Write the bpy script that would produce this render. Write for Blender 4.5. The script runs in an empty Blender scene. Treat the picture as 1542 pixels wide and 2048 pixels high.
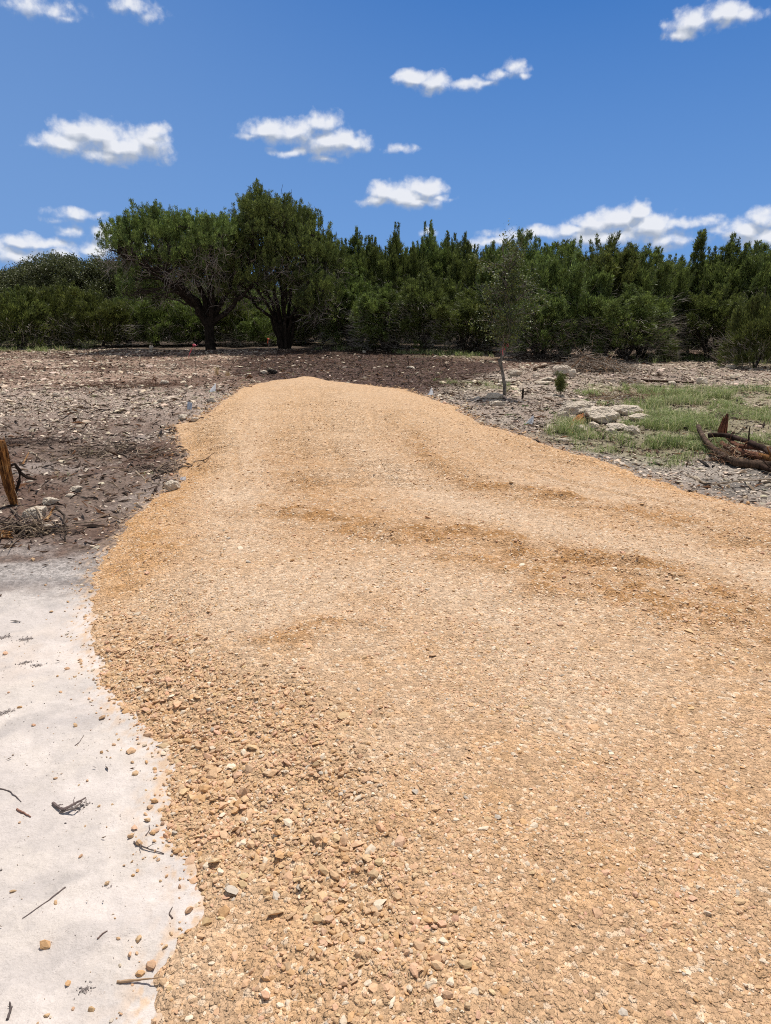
import bpy, math, random
import numpy as np
from mathutils import Vector

S = bpy.context.scene
COL = S.collection
rad = math.radians

# ------------------------------------------------------------------ camera
CAMZ = 1.72
PITCH = rad(15.86)
FPX = 1422.0          # focal length in photo pixels (1542 x 2048)
cam_d = bpy.data.cameras.new("camera")
cam = bpy.data.objects.new("camera", cam_d); COL.objects.link(cam)
cam.location = (0, 0, CAMZ)
cam.rotation_euler = (rad(90) - PITCH, 0, 0)
cam_d.sensor_fit = 'VERTICAL'
cam_d.sensor_height = 24.0
cam_d.sensor_width = 18.07
cam_d.lens = FPX / 2048 * 24.0
cam_d.clip_start = 0.05
cam_d.clip_end = 6000
S.camera = cam
S.render.resolution_x = 771; S.render.resolution_y = 1024

# ------------------------------------------------------------------ exposure
S.view_settings.view_transform = 'Standard'
S.view_settings.look = 'None'
S.view_settings.gamma = 1.0
S.view_settings.exposure = 0.14
S.view_settings.use_curve_mapping = False
S.cycles.use_denoising = False
S.cycles.filter_width = 1.05
S.cycles.max_bounces = 5
S.cycles.diffuse_bounces = 3
S.cycles.glossy_bounces = 1
S.cycles.transmission_bounces = 2
S.cycles.use_adaptive_sampling = True
S.cycles.adaptive_threshold = 0.015
S.cycles.sample_clamp_indirect = 6
S.cycles.caustics_reflective = False
S.cycles.caustics_refractive = False

# ------------------------------------------------------------------ sun
SUN_EL = rad(66)
SUN_AZ = rad(24)       # clockwise from +Y (view direction) towards +X
sdir = Vector((math.sin(SUN_AZ) * math.cos(SUN_EL), math.cos(SUN_AZ) * math.cos(SUN_EL), math.sin(SUN_EL)))
sun_d = bpy.data.lights.new("sun", 'SUN')
sun_d.energy = 4.3
sun_d.angle = rad(0.53)
sun_d.color = (1.0, 0.94, 0.86)
sun = bpy.data.objects.new("sun", sun_d); COL.objects.link(sun)
sun.rotation_euler = sdir.to_track_quat('Z', 'Y').to_euler()
sun.location = (0, 0, 30)


# ------------------------------------------------------------------ pixel helpers (photo pixels -> directions / ground points)
CP, SP = math.cos(PITCH), math.sin(PITCH)
def pdir(px, py):
    a = (px - 771.0) / FPX
    b = (py - 1024.0) / FPX
    return np.array([a, CP - b * SP, -SP - b * CP])
def hit(px, py, z=0.0):
    d = pdir(px, py)
    t = (z - CAMZ) / d[2]
    return np.array([d[0] * t, d[1] * t])
def hits(pl, z=0.0):
    return np.array([hit(x, y, z) for x, y in pl])
def height_at(dist, py, px=771):
    d = pdir(px, py)
    return CAMZ + dist * d[2] / d[1]

# ------------------------------------------------------------------ node helpers
class NT:
    def __init__(s, tree): s.t = tree; s.n = tree.nodes; s.l = tree.links
    def node(s, typ, **kw):
        n = s.n.new(typ)
        for k, v in kw.items(): setattr(n, k, v)
        return n
    def put(s, sock, v):
        if hasattr(v, 'is_linked') or isinstance(v, bpy.types.NodeSocket): s.l.new(v, sock)
        else: sock.default_value = v
    def math(s, op, a, b=None, c=None, clamp=False):
        n = s.node('ShaderNodeMath', operation=op, use_clamp=clamp)
        s.put(n.inputs[0], a)
        if b is not None: s.put(n.inputs[1], b)
        if c is not None: s.put(n.inputs[2], c)
        return n.outputs[0]
    def vmath(s, op, a, b=None, out=0):
        n = s.node('ShaderNodeVectorMath', operation=op)
        s.put(n.inputs[0], a)
        if b is not None: s.put(n.inputs[1], b)
        return n.outputs[out]
    def ramp(s, f, a, b, c0=0.0, c1=1.0, smooth=True):
        n = s.node('ShaderNodeMapRange', interpolation_type='SMOOTHSTEP' if smooth else 'LINEAR')
        s.put(n.inputs['Value'], f); n.inputs['From Min'].default_value = a; n.inputs['From Max'].default_value = b
        n.inputs['To Min'].default_value = c0; n.inputs['To Max'].default_value = c1
        return n.outputs[0]
    def mix(s, f, a, b, blend='MIX'):
        n = s.node('ShaderNodeMix', data_type='RGBA', blend_type=blend, clamp_factor=True)
        s.put(n.inputs[0], f); s.put(n.inputs[6], a); s.put(n.inputs[7], b)
        return n.outputs[2]
    def noise(s, vec, scale, detail=3, rough=0.55, dist=0.0, col=False, dim='3D'):
        n = s.node('ShaderNodeTexNoise', noise_dimensions=dim)
        if vec is not None: s.l.new(vec, n.inputs['Vector'])
        n.inputs['Scale'].default_value = scale; n.inputs['Detail'].default_value = detail
        n.inputs['Roughness'].default_value = rough; n.inputs['Distortion'].default_value = dist
        return n.outputs['Color' if col else 'Fac']
    def voro(s, vec, scale, feat='F1', out='Distance', rnd=1.0):
        n = s.node('ShaderNodeTexVoronoi', feature=feat)
        if vec is not None: s.l.new(vec, n.inputs['Vector'])
        n.inputs['Scale'].default_value = scale
        n.inputs['Randomness'].default_value = rnd
        return n.outputs[out]
def rgb(r, g, b): return (r, g, b, 1.0)

# ------------------------------------------------------------------ world: sky + clouds
world = bpy.data.worlds.new("World"); S.world = world; world.use_nodes = True
w = NT(world.node_tree)
for n in list(w.n): w.n.remove(n)
def uv_of(px, py):
    d = pdir(px, py); d = d / np.linalg.norm(d)
    return math.atan2(d[0], d[1]), math.asin(d[2])
# (px, py, rx, ry, strength) puffs of every cloud in the photograph
PUFFS = [
 (195,272,72,34,1),(130,288,60,22,1),(78,290,42,12,.62),(240,296,72,26,1),(303,285,40,34,1),(215,312,62,16,.9),(165,256,40,18,1),(312,262,26,15,.9),
 (535,262,48,22,1),(595,264,62,25,1),(642,246,38,24,1),(665,285,60,26,1),(705,286,40,17,.95),(580,306,34,10,.7),(500,275,30,10,.6),(655,320,30,9,.5),
 (800,298,26,9,.55),
 (835,157,44,16,.95),(872,165,36,20,1),(925,168,52,11,.75),(965,166,40,9,.7),(1000,152,30,15,.85),(1026,138,28,15,.9),(1048,150,14,8,.6),(800,152,20,8,.6),
 (775,386,42,22,1),(820,396,62,20,1),(852,380,40,22,1),(882,396,24,9,.8),(755,402,34,12,.9),(840,404,58,12,1),(905,398,16,5,.5),
 (1400,38,62,26,.8),(1450,22,62,28,.95),(1500,26,34,20,.8),(1365,66,34,14,.7),(1335,45,22,10,.5),
 (1190,448,48,20,.9),(1240,440,50,24,1),(1276,424,28,20,1),(1305,452,60,26,1),(1365,446,58,16,.9),(1410,440,34,9,.6),(1330,478,90,18,.8),(1215,474,90,20,.9),(1150,462,40,12,.9),(1050,468,70,13,.9),(985,484,48,10,.8),(945,492,30,8,.6),
 (1490,460,50,20,.95),(1530,440,34,22,1),(1545,476,70,20,.9),(1440,462,40,10,.6),(1620,450,60,30,1),
 (155,428,46,12,.8),(195,427,30,6,.5),(118,440,26,7,.5),(135,462,26,13,.7),(45,480,40,14,.95),(95,488,52,13,.9),(35,508,60,20,.8),(210,468,22,20,.85),(190,500,46,13,.85),(240,492,46,20,.85),(120,510,70,16,.8),(-60,505,80,30,.9),
 (75,16,72,24,.62),(130,35,30,14,.5),(20,5,40,16,.55),(262,10,38,16,.55),(305,34,28,14,.5),
 (857,464,15,12,.9),
]
grp = bpy.data.node_groups.new("cloud_density", 'ShaderNodeTree')
grp.interface.new_socket("P", in_out='INPUT', socket_type='NodeSocketVector')
grp.interface.new_socket("D", in_out='OUTPUT', socket_type='NodeSocketFloat'); grp.interface.new_socket("A", in_out='OUTPUT', socket_type='NodeSocketFloat')
g = NT(grp)
gi = g.node('NodeGroupInput'); go = g.node('NodeGroupOutput')
P = gi.outputs[0]
wv = g.noise(P, 34, 2, 0.5, col=True)
wv = g.vmath('SUBTRACT', wv, (0.5, 0.5, 0.5))
wv = g.vmath('MULTIPLY', wv, (0.020, 0.014, 0))
PW = g.vmath('ADD', P, wv)
acc = None
for (px, py, rx, ry, s_) in PUFFS:
    u, v = uv_of(px, py); u2, _ = uv_of(px + rx, py); _, v2 = uv_of(px, py - ry)
    n = g.node('ShaderNodeVectorMath', operation='MULTIPLY_ADD')
    ru, rv = max(abs(u2 - u), 1e-4) * 1.40, max(abs(v2 - v), 1e-4) * 1.40
    g.l.new(PW, n.inputs[0]); n.inputs[1].default_value = (1 / ru, 1 / rv, 0); n.inputs[2].default_value = (-u / ru, -v / rv, 0)
    ln = g.vmath('LENGTH', n.outputs[0], out=1)
    f = g.math('MULTIPLY_ADD', ln, -s_, s_)
    acc = f if acc is None else g.math('SMOOTH_MAX', acc, f, 0.12)
f1 = g.noise(P, 84, 8, 0.66)
f2 = g.noise(P, 21, 3, 0.5)
PV = g.vmath('ADD', P, g.vmath('MULTIPLY', g.vmath('SUBTRACT', g.noise(P, 120, 3, 0.6, col=True), (0.5, 0.5, 0.5)), (0.008, 0.008, 0)))
b1 = g.voro(PV, 40, 'SMOOTH_F1'); b2 = g.voro(PV, 92, 'SMOOTH_F1'); b3 = g.voro(PV, 210, 'SMOOTH_F1')
nz = g.math('ADD', g.math('MULTIPLY', g.math('SUBTRACT', f1, 0.5), 0.68), g.math('MULTIPLY', g.math('SUBTRACT', f2, 0.5), 0.25))
nz = g.math('ADD', nz, g.math('MULTIPLY', g.math('SUBTRACT', 0.42, b1), 0.80))
nz = g.math('ADD', nz, g.math('MULTIPLY', g.math('SUBTRACT', 0.42, b3), 0.18))
nz = g.math('ADD', nz, g.math('MULTIPLY', g.math('SUBTRACT', 0.42, b2), 0.40))
dd = g.math('ADD', acc, nz)
# outside the puffs nothing may appear
dd = g.math('MINIMUM', dd, g.math('MULTIPLY_ADD', acc, 2.2, 0.22))
g.l.new(dd, go.inputs[0]); g.l.new(acc, go.inputs[1])

tc = w.node('ShaderNodeTexCoord')
sx = w.node('ShaderNodeSeparateXYZ'); w.l.new(tc.outputs['Generated'], sx.inputs[0])
U = w.math('ARCTAN2', sx.outputs[0], sx.outputs[1])
V = w.math('ARCSINE', sx.outputs[2])
cx = w.node('ShaderNodeCombineXYZ'); w.l.new(U, cx.inputs[0]); w.l.new(V, cx.inputs[1])
sky = w.node('ShaderNodeTexSky', sky_type='NISHITA')
sky.sun_disc = False; sky.sun_elevation = SUN_EL; sky.sun_rotation = SUN_AZ
sky.air_density = 1.0; sky.dust_density = 0.5; sky.ozone_density = 2.2; sky.altitude = 300
hsv = w.node('ShaderNodeHueSaturation'); w.l.new(sky.outputs[0], hsv.inputs['Color'])
hsv.inputs['Saturation'].default_value = 0.42
SKY_STR = 0.10
bg1 = w.node('ShaderNodeBackground'); w.l.new(hsv.outputs[0], bg1.inputs[0]); bg1.inputs[1].default_value = SKY_STR
gsky = w.mix(w.ramp(V, 0.02, 0.35, smooth=False), rgb(1.62, 3.35, 6.7), rgb(0.53, 1.78, 4.95))
gsky = w.mix(w.ramp(U, 0.25, -0.65, 0.0, 0.42), gsky, rgb(2.1, 3.45, 6.0))
skyc = w.mix(w.math('MULTIPLY', w.ramp(V, 0.5, 0.9, 1.0, 0.0), w.ramp(w.math('ABSOLUTE', U), 0.75, 1.3, 1.0, 0.0)), hsv.outputs[0], gsky)
w.l.new(skyc, bg1.inputs[0])
D1 = w.node('ShaderNodeGroup'); D1.node_tree = grp; w.l.new(cx.outputs[0], D1.inputs[0])
D2 = w.node('ShaderNodeGroup'); D2.node_tree = grp
w.l.new(w.vmath('ADD', cx.outputs[0], (0.003, 0.0105, 0)), D2.inputs[0])
alpha = w.ramp(D1.outputs[0], -0.03, 0.76)
alpha = w.math('MULTIPLY', alpha, 0.96)
lit = w.math('MULTIPLY_ADD', w.math('SUBTRACT', D1.outputs[0], D2.outputs[0]), 0.75, 0.50)
lit = w.math('MULTIPLY_ADD', w.math('SUBTRACT', D1.outputs[1], D2.outputs[1]), 1.7, lit, clamp=True)
lit = w.math('MULTIPLY_ADD', w.ramp(D1.outputs[0], 0.1, 1.2), -0.06, lit, clamp=True)
ccol = w.mix(lit, rgb(3.7, 4.2, 5.1), rgb(7.9, 8.05, 8.5))
cc = w.mix(alpha, skyc, ccol)
bg2 = w.node('ShaderNodeBackground'); w.l.new(cc, bg2.inputs[0]); bg2.inputs[1].default_value = SKY_STR
inreg = w.math('MULTIPLY', w.math('MULTIPLY', w.math('LESS_THAN', w.math('ABSOLUTE', U), 0.62), w.math('LESS_THAN', V, 0.5)), w.math('GREATER_THAN', V, 0.0))
ms = w.node('ShaderNodeMixShader'); w.l.new(inreg, ms.inputs[0]); w.l.new(bg1.outputs[0], ms.inputs[1]); w.l.new(bg2.outputs[0], ms.inputs[2])
wo = w.node('ShaderNodeOutputWorld'); w.l.new(ms.outputs[0], wo.inputs[0])

# ------------------------------------------------------------------ numpy noise
def _h(ix, iy, iz, seed):
    with np.errstate(over='ignore'):
        n = (ix.astype(np.int64) * 374761393 + iy.astype(np.int64) * 668265263 + iz.astype(np.int64) * 2147483647 + seed * 1274126177) & 0xFFFFFFFF
        n = (n ^ (n >> 13)) * 1274126177 & 0xFFFFFFFF
        n = (n ^ (n >> 16)) * 2246822519 & 0xFFFFFFFF
        n = n ^ (n >> 15)
    return (n & 0xFFFFFF) / float(0xFFFFFF)
def vn2(x, y, seed=0):
    ix = np.floor(x); iy = np.floor(y); fx = x - ix; fy = y - iy
    fx = fx * fx * (3 - 2 * fx); fy = fy * fy * (3 - 2 * fy)
    z = np.zeros_like(ix)
    a = _h(ix, iy, z, seed); b = _h(ix + 1, iy, z, seed); c = _h(ix, iy + 1, z, seed); d = _h(ix + 1, iy + 1, z, seed)
    return (a + (b - a) * fx) * (1 - fy) + (c + (d - c) * fx) * fy
def fbm(x, y, sc, oct=4, seed=0, gain=0.5):
    s = 0; a = 1; t = 0
    x = np.asarray(x, float); y = np.asarray(y, float)
    for k in range(oct):
        s = s + a * vn2(x * sc + 17.3 * k, y * sc - 9.1 * k, seed + k); t += a; a *= gain; sc *= 2.03
    return s / t           # 0..1
def sm(a, b, v):
    t = np.clip((v - a) / (b - a), 0, 1); return t * t * (3 - 2 * t)
def sdist(poly, x, y):
    """signed distance, positive inside"""
    x = np.asarray(x, float); y = np.asarray(y, float)
    d = np.full(x.shape, 1e9); ins = np.zeros(x.shape, bool)
    n = len(poly)
    for i in range(n):
        ax, ay = poly[i]; bx, by = poly[(i + 1) % n]
        ex, ey = bx - ax, by - ay; L = ex * ex + ey * ey + 1e-12
        t = np.clip(((x - ax) * ex + (y - ay) * ey) / L, 0, 1)
        d = np.minimum(d, (x - ax - t * ex) ** 2 + (y - ay - t * ey) ** 2)
        cond = ((ay > y) != (by > y)) & (x < (bx - ax) * (y - ay) / (by - ay + 1e-12) + ax)
        ins ^= cond
    d = np.sqrt(d)
    return np.where(ins, d, -d)
def ldist(line, x, y):
    d = np.full(np.shape(x), 1e9)
    for i in range(len(line) - 1):
        ax, ay = line[i]; bx, by = line[i + 1]
        ex, ey = bx - ax, by - ay; L = ex * ex + ey * ey + 1e-12
        t = np.clip(((x - ax) * ex + (y - ay) * ey) / L, 0, 1)
        d = np.minimum(d, (x - ax - t * ex) ** 2 + (y - ay - t * ey) ** 2)
    return np.sqrt(d)

# ------------------------------------------------------------------ mesh building
class MB:
    """collects quads / tris with a per-vertex colour, builds ONE mesh"""
    def __init__(s): s.v = []; s.q = []; s.t = []; s.c = []; s.n = 0
    def add(s, v, q=None, t=None, c=(1, 1, 1)):
        v = np.asarray(v, float).reshape(-1, 3)
        c = np.asarray(c, float)
        if c.ndim == 1: c = np.tile(c, (len(v), 1))
        s.v.append(v); s.c.append(c)
        if q is not None and len(q): s.q.append(np.asarray(q, np.int64).reshape(-1, 4) + s.n)
        if t is not None and len(t): s.t.append(np.asarray(t, np.int64).reshape(-1, 3) + s.n)
        s.n += len(v)
    def mesh(s, name, mat, smooth=False):
        me = bpy.data.meshes.new(name)
        v = np.concatenate(s.v).astype(np.float32); c = np.concatenate(s.c).astype(np.float32)
        q = np.concatenate(s.q) if s.q else np.zeros((0, 4), np.int64)
        t = np.concatenate(s.t) if s.t else np.zeros((0, 3), np.int64)
        me.vertices.add(len(v)); me.vertices.foreach_set('co', v.ravel())
        lp = np.concatenate([q.ravel(), t.ravel()]).astype(np.int32)
        me.loops.add(len(lp)); me.loops.foreach_set('vertex_index', lp)
        st = np.concatenate([np.arange(len(q)) * 4, len(q) * 4 + np.arange(len(t)) * 3]).astype(np.int32)
        me.polygons.add(len(st)); me.polygons.foreach_set('loop_start', st)
        me.polygons.foreach_set('use_smooth', np.full(len(st), smooth))
        me.update(calc_edges=True)
        a = me.attributes.new('tint', 'FLOAT_COLOR', 'POINT')
        a.data.foreach_set('color', np.concatenate([c, np.ones((len(c), 1), np.float32)], 1).astype(np.float32).ravel())
        me.materials.append(mat)
        return me
    def obj(s, name, mat, parent=None, smooth=False):
        o = bpy.data.objects.new(name, s.mesh(name, mat, smooth)); COL.objects.link(o)
        if parent is not None: o.parent = parent
        return o
def tag(o, label=None, cat=None, group=None, kind=None):
    if label: o['label'] = label
    if cat: o['category'] = cat
    if group: o['group'] = group
    if kind: o['kind'] = kind
    return o
def empty(name, loc, label, cat, group=None, rz=0):
    o = bpy.data.objects.new(name, None); COL.objects.link(o)
    o.location = loc; o.rotation_euler = (0, 0, rz); o.empty_display_size = 0.3
    return tag(o, label, cat, group)
def nrm(v): return v / (np.linalg.norm(v, axis=-1, keepdims=True) + 1e-9)

def tube(mb, pts, r, sides=6, c=(1, 1, 1), rough=0.0, rng=None, cap=True, flat=1.0):
    pts = np.asarray(pts, float); n = len(pts)
    r = np.broadcast_to(np.asarray(r, float), (n,)).copy()
    tan = nrm(np.gradient(pts, axis=0))
    ref = np.array([0, 0, 1.0]) if abs(tan[0][2]) < 0.9 else np.array([1.0, 0, 0])
    u = nrm(np.cross(tan, ref)); vv = np.cross(tan, u)
    a = np.linspace(0, 2 * math.pi, sides, endpoint=False)
    rr = r[:, None] * np.ones((1, sides))
    if rough and rng is not None: rr = rr * (1 + rough * rng.uniform(-1, 1, (n, sides)))
    V = pts[:, None, :] + u[:, None, :] * (np.cos(a) * rr)[..., None] + vv[:, None, :] * (np.sin(a) * rr * flat)[..., None]
    V = V.reshape(-1, 3)
    i = np.arange(n - 1)[:, None] * sides; j = np.arange(sides)[None, :]; j2 = (j + 1) % sides
    Q = np.stack([i + j, i + j2, i + sides + j2, i + sides + j], -1).reshape(-1, 4)
    T = []
    if cap:
        V = np.concatenate([V, pts[:1], pts[-1:]])
        b0 = n * sides; b1 = b0 + 1; o = (n - 1) * sides
        for k in range(sides):
            T.append((b0, (k + 1) % sides, k)); T.append((b1, o + k, o + (k + 1) % sides))
    if np.ndim(c) == 2 and len(c) == n:
        cc = np.repeat(np.asarray(c, float), sides, 0)
        if cap: cc = np.concatenate([cc, cc[:1], cc[-1:]])
        c = cc
    mb.add(V, Q, T, c)
def bend(rng, a, b, n, amp, sag=0.0):
    """wavy path from a to b"""
    a = np.asarray(a, float); b = np.asarray(b, float); t = np.linspace(0, 1, n)[:, None]
    p = a + (b - a) * t
    L = np.linalg.norm(b - a)
    off = np.cumsum(rng.normal(0, 1, (n, 3)), 0); off -= off[0] + (off[-1] - off[0]) * t
    p = p + off * amp * L / math.sqrt(n)
    p[:, 2] += sag * L * np.sin(np.pi * t[:, 0])
    return p

# ------------------------------------------------------------------ materials
def new_mat(name):
    m = bpy.data.materials.new(name); m.use_nodes = True
    t = NT(m.node_tree)
    for n in list(t.n): t.n.remove(n)
    out = t.node('ShaderNodeOutputMaterial')
    return m, t, out
def tint(t):
    n = t.node('ShaderNodeAttribute'); n.attribute_name = 'tint'; return n.outputs['Color']
def principled(t, out, col, rough=0.9, bump=None, spec=0.25):
    p = t.node('ShaderNodeBsdfPrincipled')
    t.put(p.inputs['Base Color'], col); t.put(p.inputs['Roughness'], rough); p.inputs['Specular IOR Level'].default_value = spec
    if bump is not None: t.l.new(bump, p.inputs['Normal'])
    t.l.new(p.outputs[0], out.inputs[0]); return p
def bumpn(t, h, dist, strength=1.0, prev=None):
    b = t.node('ShaderNodeBump'); b.inputs['Distance'].default_value = dist; b.inputs['Strength'].default_value = strength
    t.l.new(h, b.inputs['Height'])
    if prev is not None: t.l.new(prev, b.inputs['Normal'])
    return b.outputs[0]
def pos(t):
    return t.node('ShaderNodeNewGeometry').outputs['Position']
def objco(t):
    return t.node('ShaderNodeTexCoord').outputs['Object']
def gray(t, f, a, b):
    v = t.ramp(f, 0, 1, a, b, smooth=False)
    c = t.node('ShaderNodeCombineColor'); [t.l.new(v, c.inputs[i]) for i in range(3)]
    return c.outputs[0]

def mat_ground():
    m, t, out = new_mat("ground_soil"); p = pos(t)
    c = tint(t)
    n1 = t.noise(p, 9, 5, 0.65); n2 = t.noise(p, 70, 4, 0.7)
    c = t.mix(1.0, c, gray(t, n1, 0.84, 1.16), 'MULTIPLY')
    sy = t.node('ShaderNodeSeparateXYZ'); t.l.new(p, sy.inputs[0]); fr = t.ramp(sy.outputs[1], 3.7, 4.8)
    c = t.mix(t.math('MULTIPLY_ADD', fr, 0.80, 0.20), c, t.mix(1.0, c, gray(t, n2, 0.30, 1.70), 'MULTIPLY'))
    n3 = t.noise(p, 190, 3, 0.7)
    c = t.mix(1.0, c, gray(t, n3, 0.82, 1.18), 'MULTIPLY')
    c = t.mix(t.ramp(t.noise(p, 75, 3, 0.65), 0.64, 0.72, 0, 0.4), c, rgb(0.20, 0.17, 0.16))
    v = t.voro(p, 45, 'F1', 'Color')
    c = t.mix(t.math('MULTIPLY', fr, 0.65), c, t.mix(1.0, c, gray(t, t.vmath('DOT_PRODUCT', v, (1, 0, 0), out=1), 0.45, 1.6), 'MULTIPLY'))
    b = bumpn(t, t.math('MULTIPLY', n2, t.math('MULTIPLY_ADD', fr, 0.85, 0.15)), 0.016, 0.9)
    b = bumpn(t, n3, 0.002, 0.4, b)
    b = bumpn(t, n1, 0.03, 0.5, b)
    principled(t, out, c, 0.95, b, 0.15)
    return m
def mat_road():
    m, t, out = new_mat("orange_caliche_gravel"); p = pos(t)
    c = tint(t)
    v1 = t.voro(p, 62, 'F1', 'Color'); d1 = t.voro(p, 62)
    v2 = t.voro(p, 26, 'F1', 'Color'); d2 = t.voro(p, 26)
    r1 = t.vmath('DOT_PRODUCT', v1, (1, 0, 0), out=1); r2 = t.vmath('DOT_PRODUCT', v2, (0, 1, 0), out=1)
    c = t.mix(1.0, c, gray(t, r1, 0.78, 1.20), 'MULTIPLY')
    c = t.mix(t.ramp(r1, 0.86, 0.93, 0, 0.5), c, rgb(0.72, 0.60, 0.46))
    c = t.mix(1.0, c, gray(t, r2, 0.88, 1.12), 'MULTIPLY')
    n = t.noise(p, 140, 3, 0.7)
    c = t.mix(1.0, c, gray(t, n, 0.78, 1.34), 'MULTIPLY')
    b = bumpn(t, t.math('SUBTRACT', 1.0, d1), 0.012, 0.95)
    b = bumpn(t, n, 0.005, 0.85, b)
    b = bumpn(t, t.math('SUBTRACT', 1.0, t.voro(p, 150)), 0.004, 0.8, b)
    principled(t, out, c, 0.95, b, 0.15)
    return m
def mat_stone(name, sc=120):
    m, t, out = new_mat(name); p = objco(t)
    n = t.noise(p, sc, 3, 0.6)
    c = t.mix(1.0, tint(t), gray(t, n, 0.72, 1.28), 'MULTIPLY')
    principled(t, out, c, 0.9, bumpn(t, n, 0.3 / sc, 0.6), 0.2)
    return m
def mat_rock():
    m, t, out = new_mat("limestone"); p = pos(t)
    n = t.noise(p, 14, 6, 0.68); n2 = t.noise(p, 60, 4, 0.7); pit = t.voro(p, 38)
    c = t.mix(1.0, tint(t), gray(t, n, 0.62, 1.30), 'MULTIPLY')
    c = t.mix(t.ramp(n2, 0.56, 0.70, 0, 0.45), c, rgb(0.30, 0.25, 0.19))
    c = t.mix(t.ramp(t.noise(p, 5, 3), 0.55, 0.7, 0, 0.4), c, rgb(0.36, 0.32, 0.28))
    b = bumpn(t, n, 0.05, 0.9); b = bumpn(t, n2, 0.012, 0.8, b); b = bumpn(t, pit, 0.02, 0.5, b)
    principled(t, out, c, 0.93, b, 0.15)
    return m
def mat_bark(name, base, dark, light, sx=22.0, lift=1.0):
    m, t, out = new_mat(name); p = objco(t)
    mp = t.node('ShaderNodeMapping'); t.l.new(p, mp.inputs[0]); mp.inputs['Scale'].default_value = (1, 1, 0.22)
    n = t.noise(mp.outputs[0], sx, 5, 0.7); n2 = t.noise(p, 6, 3)
    c = t.mix(t.ramp(n, 0.35, 0.68), dark, base)
    c = t.mix(t.ramp(n2, 0.52, 0.75, 0, 0.75), c, light)
    c = t.mix(1.0, c, tint(t), 'MULTIPLY')
    principled(t, out, c, 0.95, bumpn(t, n, 0.02, 1.0), 0.1)
    return m
def mat_leaf(name, cols, transl=0.25):
    """cols: dark, mid, light foliage colours"""
    m, t, out = new_mat(name); p = objco(t)
    oi = t.node('ShaderNodeObjectInfo')
    n = t.noise(p, 1.6, 3, 0.6)
    c = t.mix(t.ramp(n, 0.36, 0.66), cols[0], cols[1])
    n2 = t.noise(p, 7, 2, 0.6)
    c = t.mix(t.ramp(n2, 0.5, 0.72, 0, 0.8), c, cols[2])
    c = t.mix(1.0, c, tint(t), 'MULTIPLY')
    h = t.node('ShaderNodeHueSaturation'); t.l.new(c, h.inputs['Color'])
    t.l.new(t.math('MULTIPLY_ADD', oi.outputs['Random'], 0.035, 0.483), h.inputs['Hue'])
    t.l.new(t.math('MULTIPLY_ADD', oi.outputs['Random'], 0.50, 0.78), h.inputs['Value'])
    d = t.node('ShaderNodeBsdfPrincipled'); t.l.new(h.outputs[0], d.inputs['Base Color']); d.inputs['Roughness'].default_value = 0.5; d.inputs['Specular IOR Level'].default_value = 0.32
    tr = t.node('ShaderNodeBsdfTranslucent'); t.l.new(t.mix(0.5, h.outputs[0], rgb(0.10, 0.13, 0.02)), tr.inputs[0])
    ms = t.node('ShaderNodeMixShader'); ms.inputs[0].default_value = transl
    t.l.new(d.outputs[0], ms.inputs[1]); t.l.new(tr.outputs[0], ms.inputs[2]); t.l.new(ms.outputs[0], out.inputs[0])
    return m
def mat_tint(name, rough=0.9, spec=0.15, nscale=0, a=0.7, b=1.3, transl=0.0):
    m, t, out = new_mat(name); c = tint(t)
    if nscale: c = t.mix(1.0, c, gray(t, t.noise(objco(t), nscale, 4, 0.65), a, b), 'MULTIPLY')
    pr = principled(t, out, c, rough, None, spec)
    if transl:
        tr = t.node('ShaderNodeBsdfTranslucent'); t.l.new(c, tr.inputs[0])
        ms = t.node('ShaderNodeMixShader'); ms.inputs[0].default_value = transl
        t.l.new(pr.outputs[0], ms.inputs[1]); t.l.new(tr.outputs[0], ms.inputs[2]); t.l.new(ms.outputs[0], out.inputs[0])
    return m
M_GROUND = mat_ground(); M_ROAD = mat_road(); M_GRAVEL = mat_stone("gravel_stone"); M_CHIP = mat_stone("limestone_chip", 60)
M_ROCK = mat_rock()
M_BARK = mat_bark("juniper_bark", rgb(0.075, 0.060, 0.050), rgb(0.022, 0.018, 0.015), rgb(0.12, 0.10, 0.085))
M_TWIG = mat_tint("dead_wood", 0.9, 0.1, 30, 0.6, 1.35)
M_OAKBARK = mat_bark("oak_bark", rgb(0.30, 0.28, 0.25), rgb(0.07, 0.06, 0.055), rgb(0.42, 0.40, 0.37), 30)
M_SPLIT = mat_bark("split_heartwood", rgb(0.50, 0.25, 0.085), rgb(0.13, 0.055, 0.025), rgb(0.46, 0.30, 0.15), 55)
M_REDBARK = mat_bark("shredding_red_bark", rgb(0.26, 0.125, 0.08), rgb(0.06, 0.035, 0.028), rgb(0.30, 0.20, 0.15), 45)
M_JUN = mat_leaf("juniper_foliage", (rgb(0.088, 0.118, 0.040), rgb(0.162, 0.200, 0.056), rgb(0.255, 0.295, 0.088)), 0.34)
M_BUSH = mat_leaf("young_juniper_foliage", (rgb(0.090, 0.112, 0.038), rgb(0.160, 0.195, 0.052), rgb(0.225, 0.255, 0.075)), 0.30)
M_OAK = mat_leaf("oak_foliage", (rgb(0.080, 0.090, 0.042), rgb(0.13, 0.145, 0.065), rgb(0.20, 0.21, 0.11)), 0.18)
M_GRASS = mat_tint("grass_blade", 0.7, 0.2, transl=0.3)
M_FLAG = mat_tint("white_vinyl", 0.5, 0.4, transl=0.6)
M_TAPE = mat_tint("pink_plastic_tape", 0.45, 0.4, transl=0.35)
M_WIRE = mat_tint("steel_wire", 0.5, 0.5)

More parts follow.
